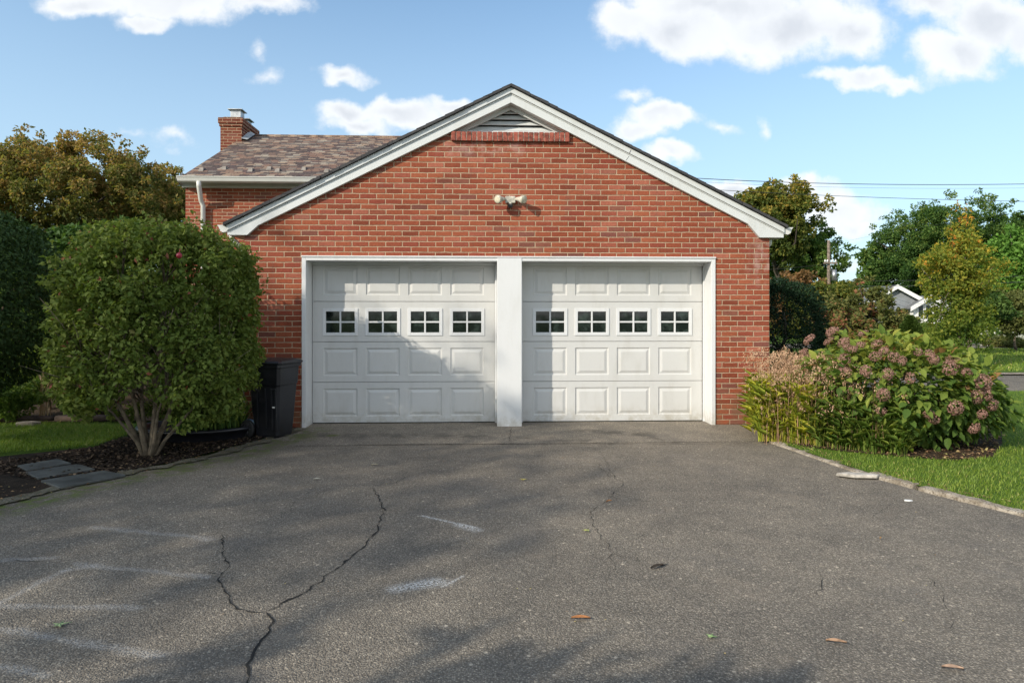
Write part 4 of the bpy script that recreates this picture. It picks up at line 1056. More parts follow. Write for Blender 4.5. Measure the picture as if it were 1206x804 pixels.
# bluestone slabs
slabs = [([(20, 551), (68, 543), (84, 548), (32, 557)], 'small bluestone slab farthest from the driveway, nearest the grass'), ([(30, 559), (92, 549), (112, 555), (44, 566)], 'middle bluestone slab in the mulch'), ([(48, 569), (122, 557), (148, 562), (70, 577)], 'bluestone slab nearest the driveway edge')]
for ps, lab in slabs:
    q = [at_g(*p) for p in ps]; c = sum(q, Vector())/4; mb = MB(c); mb.prism_z([(p.x, p.y) for p in q][::1], .006, .028)
    tag(mb.build('paving_stone', M['bluestone'], None, .006), lab, 'paving stone', 'bluestone slabs beside the driveway')

# ------------------------------------------------------------------ lawn blades, litter
def inpoly(P, poly):
    x, y = P[:, 0], P[:, 1]; r = np.zeros(len(P), bool); n = len(poly)
    for i in range(n):
        x1, y1 = poly[i]; x2, y2 = poly[(i+1) % n]
        c = ((y1 > y) != (y2 > y)) & (x < (x2-x1)*(y-y1)/(y2-y1+1e-12)+x1); r ^= c
    return r
def lawn_blades(poly, n, h, w_, seed, z, var0=.3, excl=None, near=None):
    rng = np.random.default_rng(seed); pa = np.array(poly); lo, hi = pa.min(0), pa.max(0)
    P = lo+(hi-lo)*rng.random((n, 2)); P = P[inpoly(P, poly)]
    if excl: P = P[~inpoly(P, excl)]
    if near is not None:
        dd = np.hypot(P[:, 0], P[:, 1]+DC); P = P[rng.random(len(P)) < np.clip((near/dd)**1.5, 0, 1)]
    k = len(P); b = np.concatenate([P, np.full((k, 1), z)], 1)
    patch = .5+.5*np.sin(P[:, 0]*2.1+np.sin(P[:, 1]*3))*np.sin(P[:, 1]*1.7+1)
    o = blades('lawn_grass', L['grass'], None, b, h*(.5+.9*rng.random(k))*(.75+.4*patch), .3+.7*rng.random(k), w_*(.7+.6*rng.random(k)), var0+.45*rng.random(k)+.15*patch+(rng.random(k) > .94)*.4, seed, (0, 0, 0), segs=2, droop=.25)
    o['kind'] = 'stuff'; o['label'] = 'short green lawn grass'; return o
polyL = [(p.x, p.y) for p in [q+Vector((.05, .075, 0)) for q in edgeR[:-1]]]+[(12, -5), (12, at_g(1206, 463).y+.15), (4, at_g(1206, 463).y+.15), (DX1+.1, .3)]
bedp = [(p.x, p.y) for p in bed]
lawn_blades(polyL, 300000, .034, .005, 31, .018, .28, bedp, 5.5)
lawn_blades([(p.x, p.y) for p in [at_g(-60, 540), at_g(0, 533), at_g(60, 529), at_g(115, 524), at_g(150, 512), at_g(160, 500), at_g(-60, 500)]], 30000, .045, .006, 32, .0, .2)
lawn_blades([(p.x, p.y) for p in [at_g(1130, 438.5), at_g(1400, 438.5), at_g(1400, 412), at_g(1100, 412), at_g(1100, 438)]], 45000, .07, .02, 33, .03, .35)
def litter(name, label, m, poly, n, size, seed, z, flat=.9, kind='stuff'):
    rng = np.random.default_rng(seed); pa = np.array(poly); lo, hi = pa.min(0), pa.max(0)
    P = lo+(hi-lo)*rng.random((n, 2)); P = P[inpoly(P, poly)]; k = len(P)
    b = np.concatenate([P, z+.006*rng.random((k, 1))], 1); u = rand_unit(rng, k); u[:, 2] *= (1-flat); nn = np.tile([0, 0, 1.0], (k, 1))+rng.normal(size=(k, 3))*.25
    s_ = size*(.4+1.0*rng.random(k)); me = leaves_mesh(name, b, u, nn, s_, s_*.6, rng.random(k), .05)
    o = link(name, me, L[m]); o['kind'] = kind; o['label'] = label
litter('mulch_chips', 'dark bark mulch below the large bush', 'mulchbit', gl((352, 505), (290, 523), (210, 544), (130, 560), (40, 566), (0, 560), (-100, 560), (0, 545), (110, 527), (160, 510), (284, 500)), 15000, .035, 41, .012, .8)
litter('leaf_litter', 'brown leaf bits along the left driveway edge', 'litter', gl((345, 508), (290, 527), (210, 549), (130, 565), (60, 582), (0, 597), (-60, 612), (-60, 590), (60, 560), (210, 533), (290, 515)), 900, .025, 42, .012, .9)
litter('bed_litter', 'dry leaf bits under the hydrangea', 'litter', [(p.x, p.y) for p in bed], 7000, .035, 43, .03, .8)
litter('edge_litter', 'dry grass bits along the kerb', 'litter', [(p.x, p.y) for p in [q+Vector((.06, .07, 0)) for q in edgeR[:-1]]]+[(p.x, p.y) for p in [q+Vector((.16, .2, 0)) for q in edgeR[:-1]]][::-1], 2500, .022, 44, .04, .8)
litter('driveway_grit', 'tiny leaf crumbs scattered over the asphalt', 'litter', gl((300, 535), (905, 525), (1200, 640), (1100, 800), (100, 800), (100, 600)), 260, .011, 45, .003, .95)

# single fallen leaves on the driveway
def star_leaf(px, py, size, rot, col, label):
    p = at_g(px, py, .006); mb = MB(p); n = 10; k = []
    rr = random.Random(px)
    for i in range(n):
        a = rot+2*math.pi*i/n; r = size*(1 if i % 2 == 0 else .38)*(rr.uniform(.75, 1.1)); k.append(p+Vector((math.cos(a)*r, math.sin(a)*r, .004+.012*rr.random()*(i % 2 == 0))))
    mb.add([p+Vector((0, 0, .01))]+k, [(0, 1+i, 1+(i+1) % n) for i in range(n)]); a = rot+math.pi/n
    mb.tube([p+Vector((0, 0, .008)), p+Vector((math.cos(a), math.sin(a), 0))*size*1.3], .0015, 4)
    tag(mb.build('fallen_leaf', simple('leaf_'+str(px), col, .7, .2, 40)), label, 'leaf', 'leaves fallen on the driveway')
def curl_leaf(px, py, size, rot, col, label):
    p = at_g(px, py, .004); mb = MB(p); n = 6; vs = []
    for i in range(n+1):
        f = i/n; wv = math.sin(math.pi*min(1, f*1.02+.02))*size*.26; c = p+Vector((math.cos(rot), math.sin(rot), 0))*(f-.5)*2*size+Vector((0, 0, .004+.004*math.sin(f*math.pi)))
        s_ = Vector((-math.sin(rot), math.cos(rot), 0)); vs += [c-s_*wv+Vector((0, 0, .006)), c, c+s_*wv+Vector((0, 0, .009))]
    mb.add(vs, [(3*i+j, 3*i+j+1, 3*i+j+4, 3*i+j+3) for i in range(n) for j in range(2)], 0, True)
    tag(mb.build('fallen_leaf', simple('curl_leaf_'+str(px), col, .75, .25, 40)), label, 'leaf', 'leaves fallen on the driveway')
star_leaf(70, 736, .038, .4, (.22, .30, .14), 'pale green star-shaped leaf on the shaded asphalt near the left edge')
star_leaf(838, 750, .028, 1.0, (.20, .30, .12), 'green leaf on the asphalt near the bottom of the photo, right of centre')
curl_leaf(985, 757, .042, -.3, (.36, .22, .13), 'tan curled leaf on the asphalt at the lower right')
curl_leaf(1122, 788, .04, -.25, (.38, .25, .17), 'tan curled leaf lowest and farthest right on the asphalt')
curl_leaf(684, 729, .045, -.05, (.36, .15, .05), 'long orange-brown leaf lying flat below the right-hand crack')
star_leaf(616, 565, .035, .2, (.40, .34, .08), 'yellow leaf on the asphalt below the white post')
star_leaf(691, 625, .028, 2.0, (.32, .34, .10), 'yellowish leaf just left of the long right-hand crack')
curl_leaf(717, 591, .03, .6, (.40, .18, .06), 'small orange leaf sitting in the right-hand crack')
curl_leaf(441, 548, .035, .1, (.42, .37, .26), 'pale leaf on the asphalt in front of the left door')
curl_leaf(373, 565, .03, .1, (.50, .46, .36), 'small whitish leaf between the bush and the left-hand crack')
curl_leaf(1037, 635, .022, .8, (.38, .22, .08), 'small tan leaf right of centre below the kerb')
curl_leaf(774, 668, .05, .5, (.05, .035, .02), 'thin dark twig-like leaf beside the right-hand crack')
p = at_g(1069, 589, .004); mb = MB(p); mb.prism_z([(p.x-.032, p.y-.008), (p.x+.0, p.y-.024), (p.x+.034, p.y-.012), (p.x+.026, p.y+.012), (p.x-.014, p.y+.02)], .001, .008)
tag(mb.build('white_chip', M['siding'], None, .003), 'white flat chip lying on the asphalt beside the kerb', 'chip')

# ------------------------------------------------------------------ hydrangea
hyb = at_g(1085, 520); HCn = at_d(1062, 440, 7.25); Hc = np.array([HCn.x, HCn.y, .62]); Hr = np.array([1.08, .85, .62])
hy = empty('hydrangea', hyb, 0, 'broad hydrangea bush covered in dusty pink flower heads', 'bush')
def hyd_surface(px, py):
    r = np.array(ray(px, py)); o_ = np.array(CAM)-Hc; a = ((r/Hr)**2).sum(); b = 2*(o_*r/Hr**2).sum(); c = ((o_/Hr)**2).sum()-1
    D = b*b-4*a*c
    if D < 0: tt = -b/(2*a)
    else: tt = (-b-math.sqrt(D))/(2*a)
    return np.array(CAM)+r*tt
rng = np.random.default_rng(55)
n = 6000; u = rand_unit(rng, n); u = u[u[:, 2] > -.93]; n = len(u)
rr = 1-.45*rng.random(n)**1.5
wob = 1+.09*np.sin(u[:, 0]*6+1)*np.sin(u[:, 2]*5)+.05*np.sin(u[:, 0]*13)
pos = Hc+u*Hr*(rr*wob)[:, None]; pos[:, 2] -= .30*np.clip(u[:, 0], 0, 1)**1.3*np.clip(pos[:, 2]/1.2, 0, 1); pos[:, 2] = np.maximum(pos[:, 2], .06)
d = nrm(u*.7+rand_unit(rng, n)*.5+np.array([0, 0, -.15])); nn = nrm(u*.3+rand_unit(rng, n)*.35+np.array([0, -.1, .85]))
s_ = .115*(.55+.6*rng.random(n)); hh = (pos[:, 2]-.1)/1.1
var = .16+.38*rng.random(n)+.46*np.clip(hh, 0, 1)*rng.random(n)+.18*np.clip((u[:, 2]), 0, 1)+(rng.random(n) > .97)*.4
def big_leaves(name, pos, dirs, nor, length, var, origin, wr=.68):
    """broad pointed leaf: eight-point outline with midrib fold and droop"""
    n = len(pos); dirs = nrm(dirs); side = nrm(np.cross(dirs, nor)); up = np.cross(side, dirs); Ls = length[:, None]
    prof = [(.0, .0), (.25, .36), (.55, .42), (.82, .22), (1.0, 0)]
    rows = []
    for f, w_ in prof:
        c = pos+dirs*Ls*f-up*Ls*.22*f*f
        rows.append([c-side*Ls*w_*wr+up*Ls*w_*.28, c, c+side*Ls*w_*wr+up*Ls*w_*.28])
    v = np.stack([p for r in rows for p in r], 1)-np.array(origin)
    me = bpy.data.meshes.new(name); nv = 15; me.vertices.add(n*nv); me.vertices.foreach_set('co', v.astype(np.float32).ravel())
    q = np.array([[3*i+j, 3*i+j+1, 3*i+j+4, 3*i+j+3] for i in range(4) for j in range(2)]).ravel()
    idx = (np.arange(n)[:, None]*nv+q).ravel().astype(np.int32)
    me.loops.add(len(idx)); me.loops.foreach_set('vertex_index', idx); me.polygons.add(n*8); me.polygons.foreach_set('loop_start', np.arange(0, len(idx), 4, dtype=np.int32))
    at = me.attributes.new('var', 'FLOAT', 'FACE'); at.data.foreach_set('value', np.repeat(np.clip(var, 0, 1), 8).astype(np.float32)); me.update(calc_edges=True)
    return me
link('foliage', big_leaves('foliage', pos, d, nn, s_, var, hyb), L['hyd'], hy)
mb = MB(hyb); rnd = random.Random(4)
for i in range(34):
    e = pos[rnd.randrange(n)]; b = Vector((Hc[0]+rnd.uniform(-.45, .45), Hc[1]+rnd.uniform(-.3, .3), 0)); e = Vector(e); mb.tube([b, b.lerp(e, .5)+Vector((0, 0, .1)), e], [.009, .007, .004], 5)
mb.build('stems', M['bark'], hy)
def floret_mesh(seed, r=.085):
    rg = np.random.default_rng(seed); k = 230; u = rand_unit(rg, k); u = u[u[:, 2] > -.55]; k = len(u)
    p = u*np.array([r, r, r*.78])*(.86+.2*rg.random((k, 1)))
    d = rand_unit(rg, k); d = nrm(d-u*(d*u).sum(1, keepdims=True)*.8); s_ = .024*(.7+.6*rg.random(k))
    return leaves_mesh('flower_head', p-d*s_[:, None]*.5, d, u+rand_unit(rg, k)*.5, s_, s_*1.0, .2+.55*rg.random(k), .1)
fms = [floret_mesh(200+i) for i in range(6)]
for m_ in fms: m_.materials.append(L['floret'])
heads = [(265,130,1.1),(347,103,1.1),(335,135,.95),(388,140,1.1),(396,158,.9),(390,200,1),(458,110,.8),(448,150,.8),(505,148,.9),(530,170,.8),(500,190,.9),(565,192,.9),(465,240,.9),(543,250,.9),(622,265,.85),(390,240,.9),(528,322,1),(247,175,.8),(690,185,.9),(705,200,.8),(760,232,1.05),(790,212,.85),(822,245,.8),(880,280,1.2),(858,330,1),(893,320,.9),(912,358,1.05),(782,368,1.1),(875,390,.9),(708,408,.8),(688,390,.8),(848,438,1.1),(215,205,.7),(520,380,.8),(287,318,.8),(650,175,.7),(595,205,.7),(420,165,.8),(760,205,.7)]
for i, (x, y, s) in enumerate(heads):
    p = hyd_surface(870+x/3.092, 360+y/3.092); o = bpy.data.objects.new('flower_head', fms[i % 6]); COL.objects.link(o); o.parent = hy
    out = Vector((p-Hc)/Hr).normalized(); o.location = Vector(p)+out*.03-hyb; rq = random.Random(i); o.scale = (s*rq.uniform(.62, .86), s*rq.uniform(.62, .86), s*rq.uniform(.5, .8)); o.rotation_euler = (out.to_track_quat('Z', 'Y').to_euler())

# ------------------------------------------------------------------ sea oats
rng = np.random.default_rng(66)
gb = at_g(950, 520)
def clump_bases(px0, px1, y0, y1, n):
    px = px0+(px1-px0)*rng.random(n); py = y0+(y1-y0)*rng.random(n)
    return np.array([tuple(at_g(a, b + max(0, (a-905))*.10)) for a, b in zip(px, py)])
g1 = empty('ornamental_grass', at_g(920, 515), 0, 'yellow-green ornamental grass with tan seed heads at the garage corner', 'grass clump')
n = 2300; bs = clump_bases(893, 968, 495, 522, n); bs[:, 2] = .02
og = tuple(at_g(920, 515))
blades('blades', L['oat'], g1, bs, .40+.38*rng.random(n), .15+.45*rng.random(n), .009+.006*rng.random(n), .15+.65*rng.random(n), 7, og, segs=5, droop=.75)
def sidelong(bs, k, h0, h1, lm, nm, par, org, seed, size=.16):
    rg = np.random.default_rng(seed); i = rg.integers(0, len(bs), k); p = bs[i].copy(); h = h0+(h1-h0)*rg.random(k); p[:, 2] = h; p[:, :2] += rg.normal(size=(k, 2))*.06
    az = rg.random(k)*6.283; d = np.stack([np.cos(az), np.sin(az), .9+.9*rg.random(k)], 1)
    me = leaves_mesh(nm, p, d, np.tile([0, 0, 1.0], (k, 1))+rg.normal(size=(k, 3))*.3, size*(.6+.6*rg.random(k)), .010+.006*rg.random(k), .2+.65*rg.random(k), .55, origin=org)
    return link(nm, me, L[lm], par)
sidelong(bs, 6500, .08, .62, 'oat', 'side_leaves', g1, og, 71)
def seeds(bs, stalks, h0, h1, par, org, seed, top=None):
    rg = np.random.default_rng(seed); i = rg.integers(0, len(bs), stalks); P = []; Dr = []; 
    b = bs[i]; h = h0+(h1-h0)*rg.random(stalks); az = rg.random(stalks)*6.283; ln = .04+.12*rg.random(stalks)
    tips = b+np.stack([np.cos(az)*ln, np.sin(az)*ln, h], 1)
    for t_, a in zip(tips, az):
        k = 9; f = np.arange(k)/k
        q = t_+np.stack([np.cos(a)*f*.09, np.sin(a)*f*.09, .10-.17*f*f-.12*(1-f)], 1)+rg.normal(size=(k, 3))*.012
        P.append(q); Dr.append(np.stack([np.cos(a)*.5+rg.normal(size=k)*.5, np.sin(a)*.5+rg.normal(size=k)*.5, -.8+rg.normal(size=k)*.2], 1))
    P = np.concatenate(P); Dr = np.concatenate(Dr); k = len(P)
    me = leaves_mesh('seed_heads', P, Dr, rand_unit(rg, k), .026*(.7+.6*rg.random(k)), .011*np.ones(k), .2+.6*rg.random(k), .05, origin=org)
    link('seed_heads', me, L['seed'], par)
    az2 = az+rg.normal(size=stalks)*.1
    blades('stalks', L['seed'], par, b, h*1.04, ln/h, np.full(stalks, .004), .1+.4*rg.random(stalks), seed+1, org, segs=3, droop=.05, dirs=az)
seeds(np.concatenate([bs, clump_bases(900, 1000, 500, 524, 2500)]), 950, .38, 1.0, g1, og, 72)
g2 = empty('ornamental_grass', at_g(1005, 530), 0, 'greener ornamental grass in front of the hydrangea, with few seed heads', 'grass clump')
og = tuple(at_g(1005, 530)); n = 1500; b2 = clump_bases(958, 1068, 503, 524, n); b2[:, 2] = .02; k = b2[:, 0] < 99
blades('blades', L['oat_g'], g2, b2, .28+.36*rng.random(n), .2+.5*rng.random(n), .008+.006*rng.random(n), .15+.7*rng.random(n), 8, og, segs=5, droop=.8)
sidelong(b2, 4500, .06, .48, 'oat_g', 'side_leaves', g2, og, 73)
seeds(b2[b2[:, 0] < np.percentile(b2[:, 0], 55)], 130, .45, .85, g2, og, 74)

# ------------------------------------------------------------------ trees
def TD(px, py, d): return tuple(at_d(px, py, d))
def far_tree(name, label, px, base_y, d, cx, cy, rx, ry, lm, seed, nleaf, size, ncl=90, trunk=.18, crf=.2, cat='tree', bark='bark_dark', depthf=.8, group=None, **kw):
    k = d/F; c = at_d(cx, cy, d); b = at_d(px, HY, d); b = Vector((b.x, b.y, -.03))
    return tree(name, label, cat, b, tuple(c), (rx*k, rx*k*depthf, ry*k), trunk, ncl, min(rx, ry)*k*crf, nleaf, size, lm, bark, seed, group, **kw)
far_tree('locust_tree', 'wide spreading tree with rusty orange and green leaves at the left', 95, 0, 24, 88, 245, 128, 80, 'locust', 101, 90000, .12, 420, .2, .13, var0=.42, varr=.5, topvar=.55, hollow=.35, bumpy=.07)
far_tree('locust_tree', 'smaller orange-green tree tucked beside the house wall', 190, 0, 30, 185, 258, 62, 55, 'locust', 102, 15000, .18, 80, .16, .2, var0=.3, varr=.45, topvar=.4)
far_tree('dark_tree', 'dark green tree below the orange crown at the far left', 20, 0, 21, 10, 310, 90, 55, 'deep', 103, 16000, .16, 80, .15, .22)
far_tree('dark_tree', 'dark green low tree between the large bush and the house', 150, 0, 20, 165, 320, 95, 55, 'deep', 104, 16000, .15, 80, .12, .22)
far_tree('oak_tree', 'tall ragged tree with yellow-green top just right of the garage gable', 925, 0, 55, 905, 262, 50, 50, 'olive', 111, 34000, .26, 190, .25, .15, var0=.45, varr=.5, topvar=.5, hollow=.15, bumpy=.15)
far_tree('oak_tree', 'leafy green tree with sky gaps below the tall ragged tree', 950, 0, 57, 948, 310, 42, 50, 'green', 112, 20000, .26, 130, .2, .14, var0=.5, hollow=.2, bumpy=.15, sparse=.1)
far_tree('rust_tree', 'low rusty brown tree behind the dark clipped yew', 925, 0, 40, 930, 352, 38, 34, 'rust', 113, 10000, .2, 70, .1, .2, var0=.55, varr=.5)
far_tree('rust_tree', 'rusty green bushy tree below the utility pole', 975, 0, 38, 972, 365, 42, 32, 'olive', 114, 10000, .2, 70, .1, .2, var0=.4, varr=.5)
far_tree('dogwood_tree', 'layered olive tree in front of the grey roofed house', 1025, 0, 26, 1018, 378, 52, 36, 'dogwood', 115, 15000, .15, 90, .1, .2, var0=.5, varr=.5, topvar=.3)
far_tree('dogwood_tree', 'low reddish olive tree above the left part of the hydrangea', 985, 0, 24, 988, 385, 36, 26, 'dogwood', 116, 9000, .13, 60, .08, .22, var0=.65, varr=.6)
far_tree('round_tree', 'huge round dark green tree on the skyline at the right', 1110, 0, 62, 1112, 308, 82, 62, 'green', 117, 100000, .2, 480, .4, .12, var0=.25, varr=.5, topvar=.35)
far_tree('round_tree', 'thin airy tree left of the huge round tree', 1035, 0, 66, 1036, 322, 24, 30, 'green', 118, 6000, .36, 50, .2, .25, sparse=.2)
far_tree('oak_tree', 'distant low green treetop above the layered olive tree', 1000, 0, 70, 1003, 352, 34, 22, 'olive', 124, 7000, .4, 50, .2, .3)
far_tree('pine_tree', 'bright green feathery tree at the right edge', 1195, 0, 44, 1198, 335, 42, 56, 'bright', 119, 20000, .26, 90, .2, .25, var0=.4)
far_tree('round_tree', 'dark treetop behind the bright green tree at the right edge', 1195, 0, 80, 1197, 295, 40, 30, 'deep', 120, 9000, .5, 60, .3, .25)
far_tree('small_tree', 'small dark reddish tree on the far lawn at the right edge', 1197, 0, 25, 1196, 368, 28, 30, 'dogwood', 121, 8000, .11, 60, .05, .25, var0=.35, bark='bark')
# young maple on the far verge
mbz = at_g(1134, 433); md = (mbz-CAM).dot(FWD)
def mcut(cc):
    z = cc[:, 2]; r = np.hypot(cc[:, 0]-mbz.x, cc[:, 1]-mbz.y); top = 4.05; return r < np.clip((top-z)*.9, .35, 1.2)+.02
c = at_d(1132, 338, md)
tree('maple_tree', 'slender young maple turning gold with a pale trunk by the road', 'tree', mbz, tuple(c), (.95, .9, 1.95), .05, 230, .19, 20000, .085, 'maple', 'bark_pale', 122, nbr=40, var0=.35, varr=.45, topvar=.75, hollow=.1, cut=mcut, sparse=.3)
far_tree('street_tree', 'second slim tree standing right behind the young maple', 1137, 0, 22.5, 1150, 372, 34, 26, 'deep', 123, 6000, .12, 45, .09, .25, bark='bark', var0=.6)
# dark yew right of the garage
yb = at_d(922, HY, 11.2); yb = Vector((yb.x, yb.y, 0)); ye = empty('clipped_yew', yb, 0, 'dark clipped yew rising behind the right corner of the garage', 'bush')
pos, out, dep = bush_shell(rng, 26000, (yb.x, yb.y, .98), (.66, .62, 1.02), .22, -.95); n = len(pos)
s_ = .05*(.6+.7*rng.random(n)); link('foliage', leaves_mesh('foliage', pos, nrm(out*.8+rand_unit(rng, n)*.6), nrm(out+rand_unit(rng, n)*.8), s_, s_*.4, .1+.8*rng.random(n)*(.4+.6*rng.random(n)), origin=yb), L['yew'], ye)
trunk_mesh(yb, (yb.x, yb.y, 1.5), .06, [tuple(pos[i]) for i in range(0, 20000, 1800)], 4, yb).build('trunk', M['bark_dark'], ye)
# layered conical evergreen
cb_ = at_d(1072, HY, 20); cb_ = Vector((cb_.x, cb_.y, 0)); ev = empty('clipped_conifer', cb_, 0, 'small light green conical evergreen behind the hydrangea', 'tree')
n = 14000; f = rng.random(n)**.7; topz = at_d(1072, 372, 20).z; z = .1+(topz-.1)*(1-f); rr = (.66*f**.75)*(1-.18*np.abs(np.sin((z)*9)))*(1-.2*rng.random(n)); a = rng.random(n)*6.283
pos = np.stack([cb_.x+rr*np.cos(a), cb_.y+rr*np.sin(a), z], 1); out = np.stack([np.cos(a), np.sin(a), .4+0*a], 1)
link('foliage', leaves_mesh('foliage', pos, nrm(out+rand_unit(rng, n)*.4), nrm(rand_unit(rng, n)*.5+np.array([0, 0, 1])), .09, .05, .3+.6*rng.random(n), origin=cb_), L['spruce'], ev)
mb = MB(cb_); mb.tube([cb_, cb_+Vector((0, 0, topz*.8))], [.05, .02], 6); mb.build('trunk', M['bark_dark'], ev)
# low white-flowering mass and shrubs on the far side
for (px, d, w_, h, lab, sd, lm) in ((1168, 29, 2.1, .75, 'low mound of white blossom beyond the far lawn', 131, 'white'), (1196, 31, 1.6, .8, 'second mound of white blossom, at the right edge', 132, 'white'), (1100, 30, 2.4, 1.0, 'low green shrub beyond the far lawn, left of the maple trunk', 133, 'garden'), (1188, 27.5, 1.7, .4, 'low reddish green shrub edging the far lawn at the right', 134, 'dogwood')):
    b = at_d(px, HY, d); b = Vector((b.x, b.y, .03)); tree('flowering_shrub' if lm == 'white' else 'low_shrub', lab, 'shrub', b, (b.x, b.y, h*.55), (w_/2, .6, h*.42), .02, 40, .2, 5000, .09, lm, 'bark', sd, nbr=6)
# far background wood so no bare horizon shows
rngw = np.random.default_rng(9)
def wood(name, label, px0, px1, d, ytop, lm, seed, n=26000, size=.9, nc=160):
    rg = np.random.default_rng(seed); px = px0+(px1-px0)*rg.random(nc); dd = d*(1+.12*rg.random(nc)); cc = []
    for a, b in zip(px, dd):
        p = at_d(a, HY, b); top = at_d(a, ytop+rg.normal()*4, b).z; cc.append((p.x, p.y, top*(.15+.8*rg.random())))
    cc = np.array(cc); rc = (d/F)*9*(.7+.6*rg.random(nc)); pos, out, idx = clump_leaves(rg, cc, rc, n//nc, .5); k = len(pos)
    me = leaves_mesh(name, pos, nrm(out+rand_unit(rg, k)), nrm(out+rand_unit(rg, k)*.8+np.array([0, 0, .4])), size, size*.6, rg.random(k)*.8+.1)
    o = link(name, me, L[lm]); o['kind'] = 'stuff'; o['label'] = label
wood('distant_wood', 'far dark wood along the right skyline', 840, 1320, 95, 345, 'deep', 1)
wood('distant_wood', 'far green wood beyond the left garden', -260, 330, 45, 318, 'deep', 2, 30000, .35)
wood('hedgerow', 'green hedgerow behind the left garden', -200, 290, 17, 345, 'green', 3, 26000, .12, 170)
wood('hedgerow', 'mixed green hedgerow beyond the far street', 880, 1300, 42, 385, 'olive', 4, 22000, .24, 150)
# big trees left of and behind the camera that shade the drive
def shade_tree(label, c, rad, seed, base, nleaf=9000, size=.2, ncl=90, cr=.6, **kw):
    tree('shade_tree', label, 'tree', base, c, rad, .2, ncl, cr, nleaf, size, 'green', 'bark', seed, **kw)
shade_tree('tall leafy tree beyond the left of the frame that shades the drive', (-19.2, -14.8, 10.0), (3.6, 3.6, 3.0), 141, (-19.2, -14.8, 0), 5200, size=.26, ncl=150, cr=.8, hollow=.1)
shade_tree('leafy tree behind the camera that shades the foreground', (-6.1, -11.6, 3.15), (1.3, 1.3, 1.2), 142, (-6.1, -11.4, 0), 8000, ncl=60, cr=.4)

# ------------------------------------------------------------------ pole and wires
pb = at_d(976, HY, 48); ptop = at_d(976, 283, 48)
pl = empty('utility_pole', (pb.x, pb.y, 0), 0, 'weathered wooden utility pole between the trees right of the garage', 'pole'); PO = (pb.x, pb.y, 0)
mb = MB(PO); mb.tube([(pb.x, pb.y, -.1), (pb.x, pb.y, ptop.z)], [.15, .10], 12); mb.build('pole_shaft', M['pole'], pl)
for dz, w_ in ((1.7, .55),):
    mb = MB(PO); mb.box((pb.x-w_*.8, pb.y-.2, ptop.z-dz-.06), (pb.x+w_, pb.y-.08, ptop.z-dz+.06)); mb.build('crossarm', M['pole'], pl)
for i, x in enumerate((-.7, -.35, .4, .9)):
    mb = MB(PO); mb.tube([(pb.x+x*.5, pb.y-.14, ptop.z-1.64), (pb.x+x*.5, pb.y-.14, ptop.z-1.56), (pb.x+x*.5, pb.y-.14, ptop.z-1.45)], [.03, .06, .04], 8); mb.build('insulator', M['siding'], pl)
mb = MB(PO); mb.tube([(pb.x+.3, pb.y-.2, ptop.z-3.0), (pb.x+.3, pb.y-.2, ptop.z-2.2)], .17, 12); mb.build('transformer', M['metal'], pl)
def wire(pts, r, label):
    P = [at_d(*p) for p in pts]; mb = MB(P[0]); fine = []
    n = 24
    for i in range(n+1):
        f = i/n; a = P[0]*(1-f)**2+P[1]*2*f*(1-f)+P[2]*f*f; fine.append(a)
    mb.tube(fine, r, 5); tag(mb.build('overhead_wire', M['wire']), label, 'wire', 'overhead wires right of the gable')
wire([(760, 206, 30), (1000, 224, 32), (1330, 214, 34)], .016, 'topmost and thickest overhead wire crossing the sky at the right')
wire([(760, 210, 31), (1000, 228, 33), (1330, 219, 35)], .005, 'faint hair-thin overhead wire just under the topmost one')
wire([(760, 218, 30), (1000, 236, 32), (1330, 239, 34)], .012, 'overhead wire a little below the topmost pair')
wire([(976, 288, 48), (1100, 262, 40), (1330, 232, 30)], .005, 'thin wire climbing right from the utility pole top')
wire([(976, 336, 47), (1090, 340, 42), (1330, 325, 36)], .014, 'low overhead wire in front of the round tree')
wire([(976, 330, 47), (1090, 334, 42), (1330, 317, 36)], .010, 'low overhead wire just above the one before the round tree')
wire([(976, 310, 47), (900, 322, 55), (800, 318, 60)], .012, 'wire running left from the utility pole behind the garage')

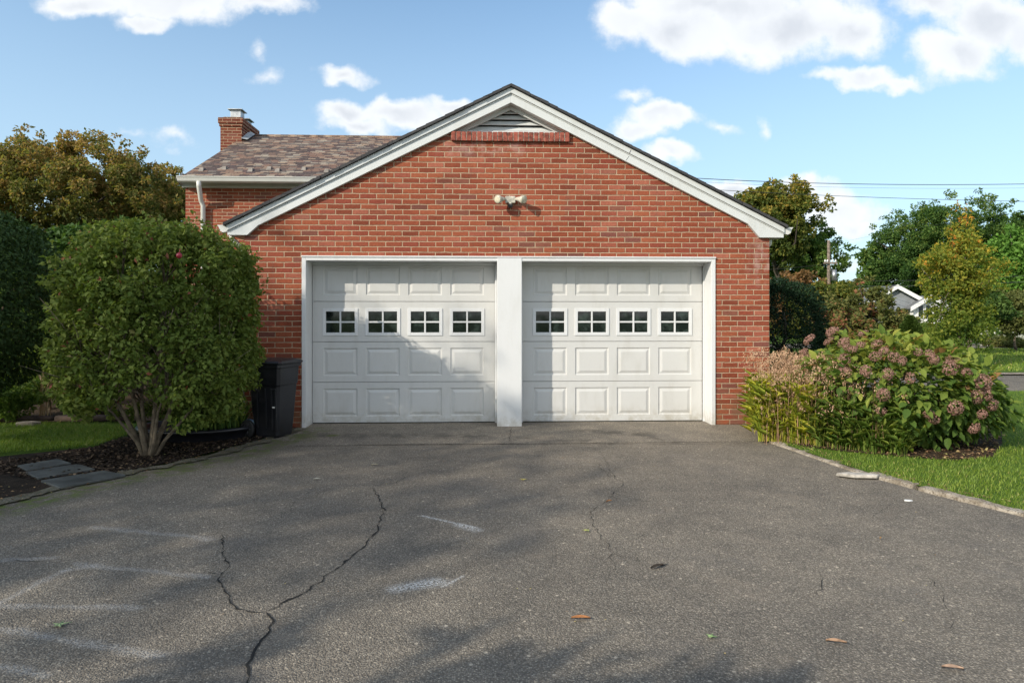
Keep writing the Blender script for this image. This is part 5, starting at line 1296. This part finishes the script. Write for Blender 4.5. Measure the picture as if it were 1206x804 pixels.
# ------------------------------------------------------------------ houses far right
def far_house(name, label, corner_px, d, wid, dep, eave, ridge, rot, wins, wm='siding'):
    b = at_d(corner_px, HY, d); t_ = empty(name, (b.x, b.y, 0), rot, label, 'house')
    mb = MB(); mb.prism_y([(0, 0), (wid, 0), (wid, eave), (wid/2, ridge-.12), (0, eave)], 0, dep); mb.build('wall', M[wm], t_)
    mb = MB(); sl = (ridge-eave)/(wid/2)
    for s in (0, 1):
        x0 = -.35 if s == 0 else wid+.35; zz_ = eave-.35*sl
        a = [(x0, -.35, zz_), (wid/2, -.35, ridge), (wid/2, dep+.35, ridge), (x0, dep+.35, zz_)]; a2 = [(x, y, z-.12) for x, y, z in a]
        mb.add(a+a2, [(0, 1, 2, 3), (7, 6, 5, 4), (0, 4, 5, 1), (1, 5, 6, 2), (2, 6, 7, 3), (3, 7, 4, 0)])
    rf_ = mb.build('roof', M['grey_roof'], t_)
    for s in (0, 1):
        mb = MB(); x0 = -.37 if s == 0 else wid+.37; zz_ = eave-.37*sl
        mb.add([(x0, -.40, zz_+.03), (wid/2, -.40, ridge+.03), (wid/2, -.40, ridge-.27), (x0, -.40, zz_-.27), (x0, -.353, zz_+.03), (wid/2, -.353, ridge+.03), (wid/2, -.353, ridge-.27), (x0, -.353, zz_-.27)], [(0, 1, 2, 3), (7, 6, 5, 4), (0, 4, 5, 1), (3, 2, 6, 7)]); mb.build('rake_trim', M['siding'], rf_)
    for (x, z, w_, h) in wins:
        mb = MB(); mb.box((x-w_/2-.08, -.05, z-.08), (x+w_/2+.08, -.002, z+h+.08)); f_ = mb.build('window', M['siding'], t_)
        mb = MB(); mb.box((x-w_/2, -.06, z), (x+w_/2, -.051, z+h)); mb.build('pane', M['glass'], f_)
    return t_
h1 = far_house('cottage', 'grey gabled house with white rake trim among the trees at the right', 1012, 46, 4.8, 7, 2.1, 3.5, R(-10), [(2.9, .5, .6, .8), (3.9, .5, .6, .8)], 'grey_siding')
h3 = far_house('cottage', 'small white gabled bay of windows in front of the grey roof', 1076, 45, 1.9, 3, 2.15, 2.75, R(-8), [(.45, 1.25, .3, .8), (.95, 1.25, .3, .8), (1.45, 1.25, .3, .8)])
h2 = far_house('white_house', 'white gabled house half hidden behind the maple at the far right', 1168, 50, 2.4, 8, 2.4, 3.4, R(-5), [(1.2, 1.5, .7, .8)])
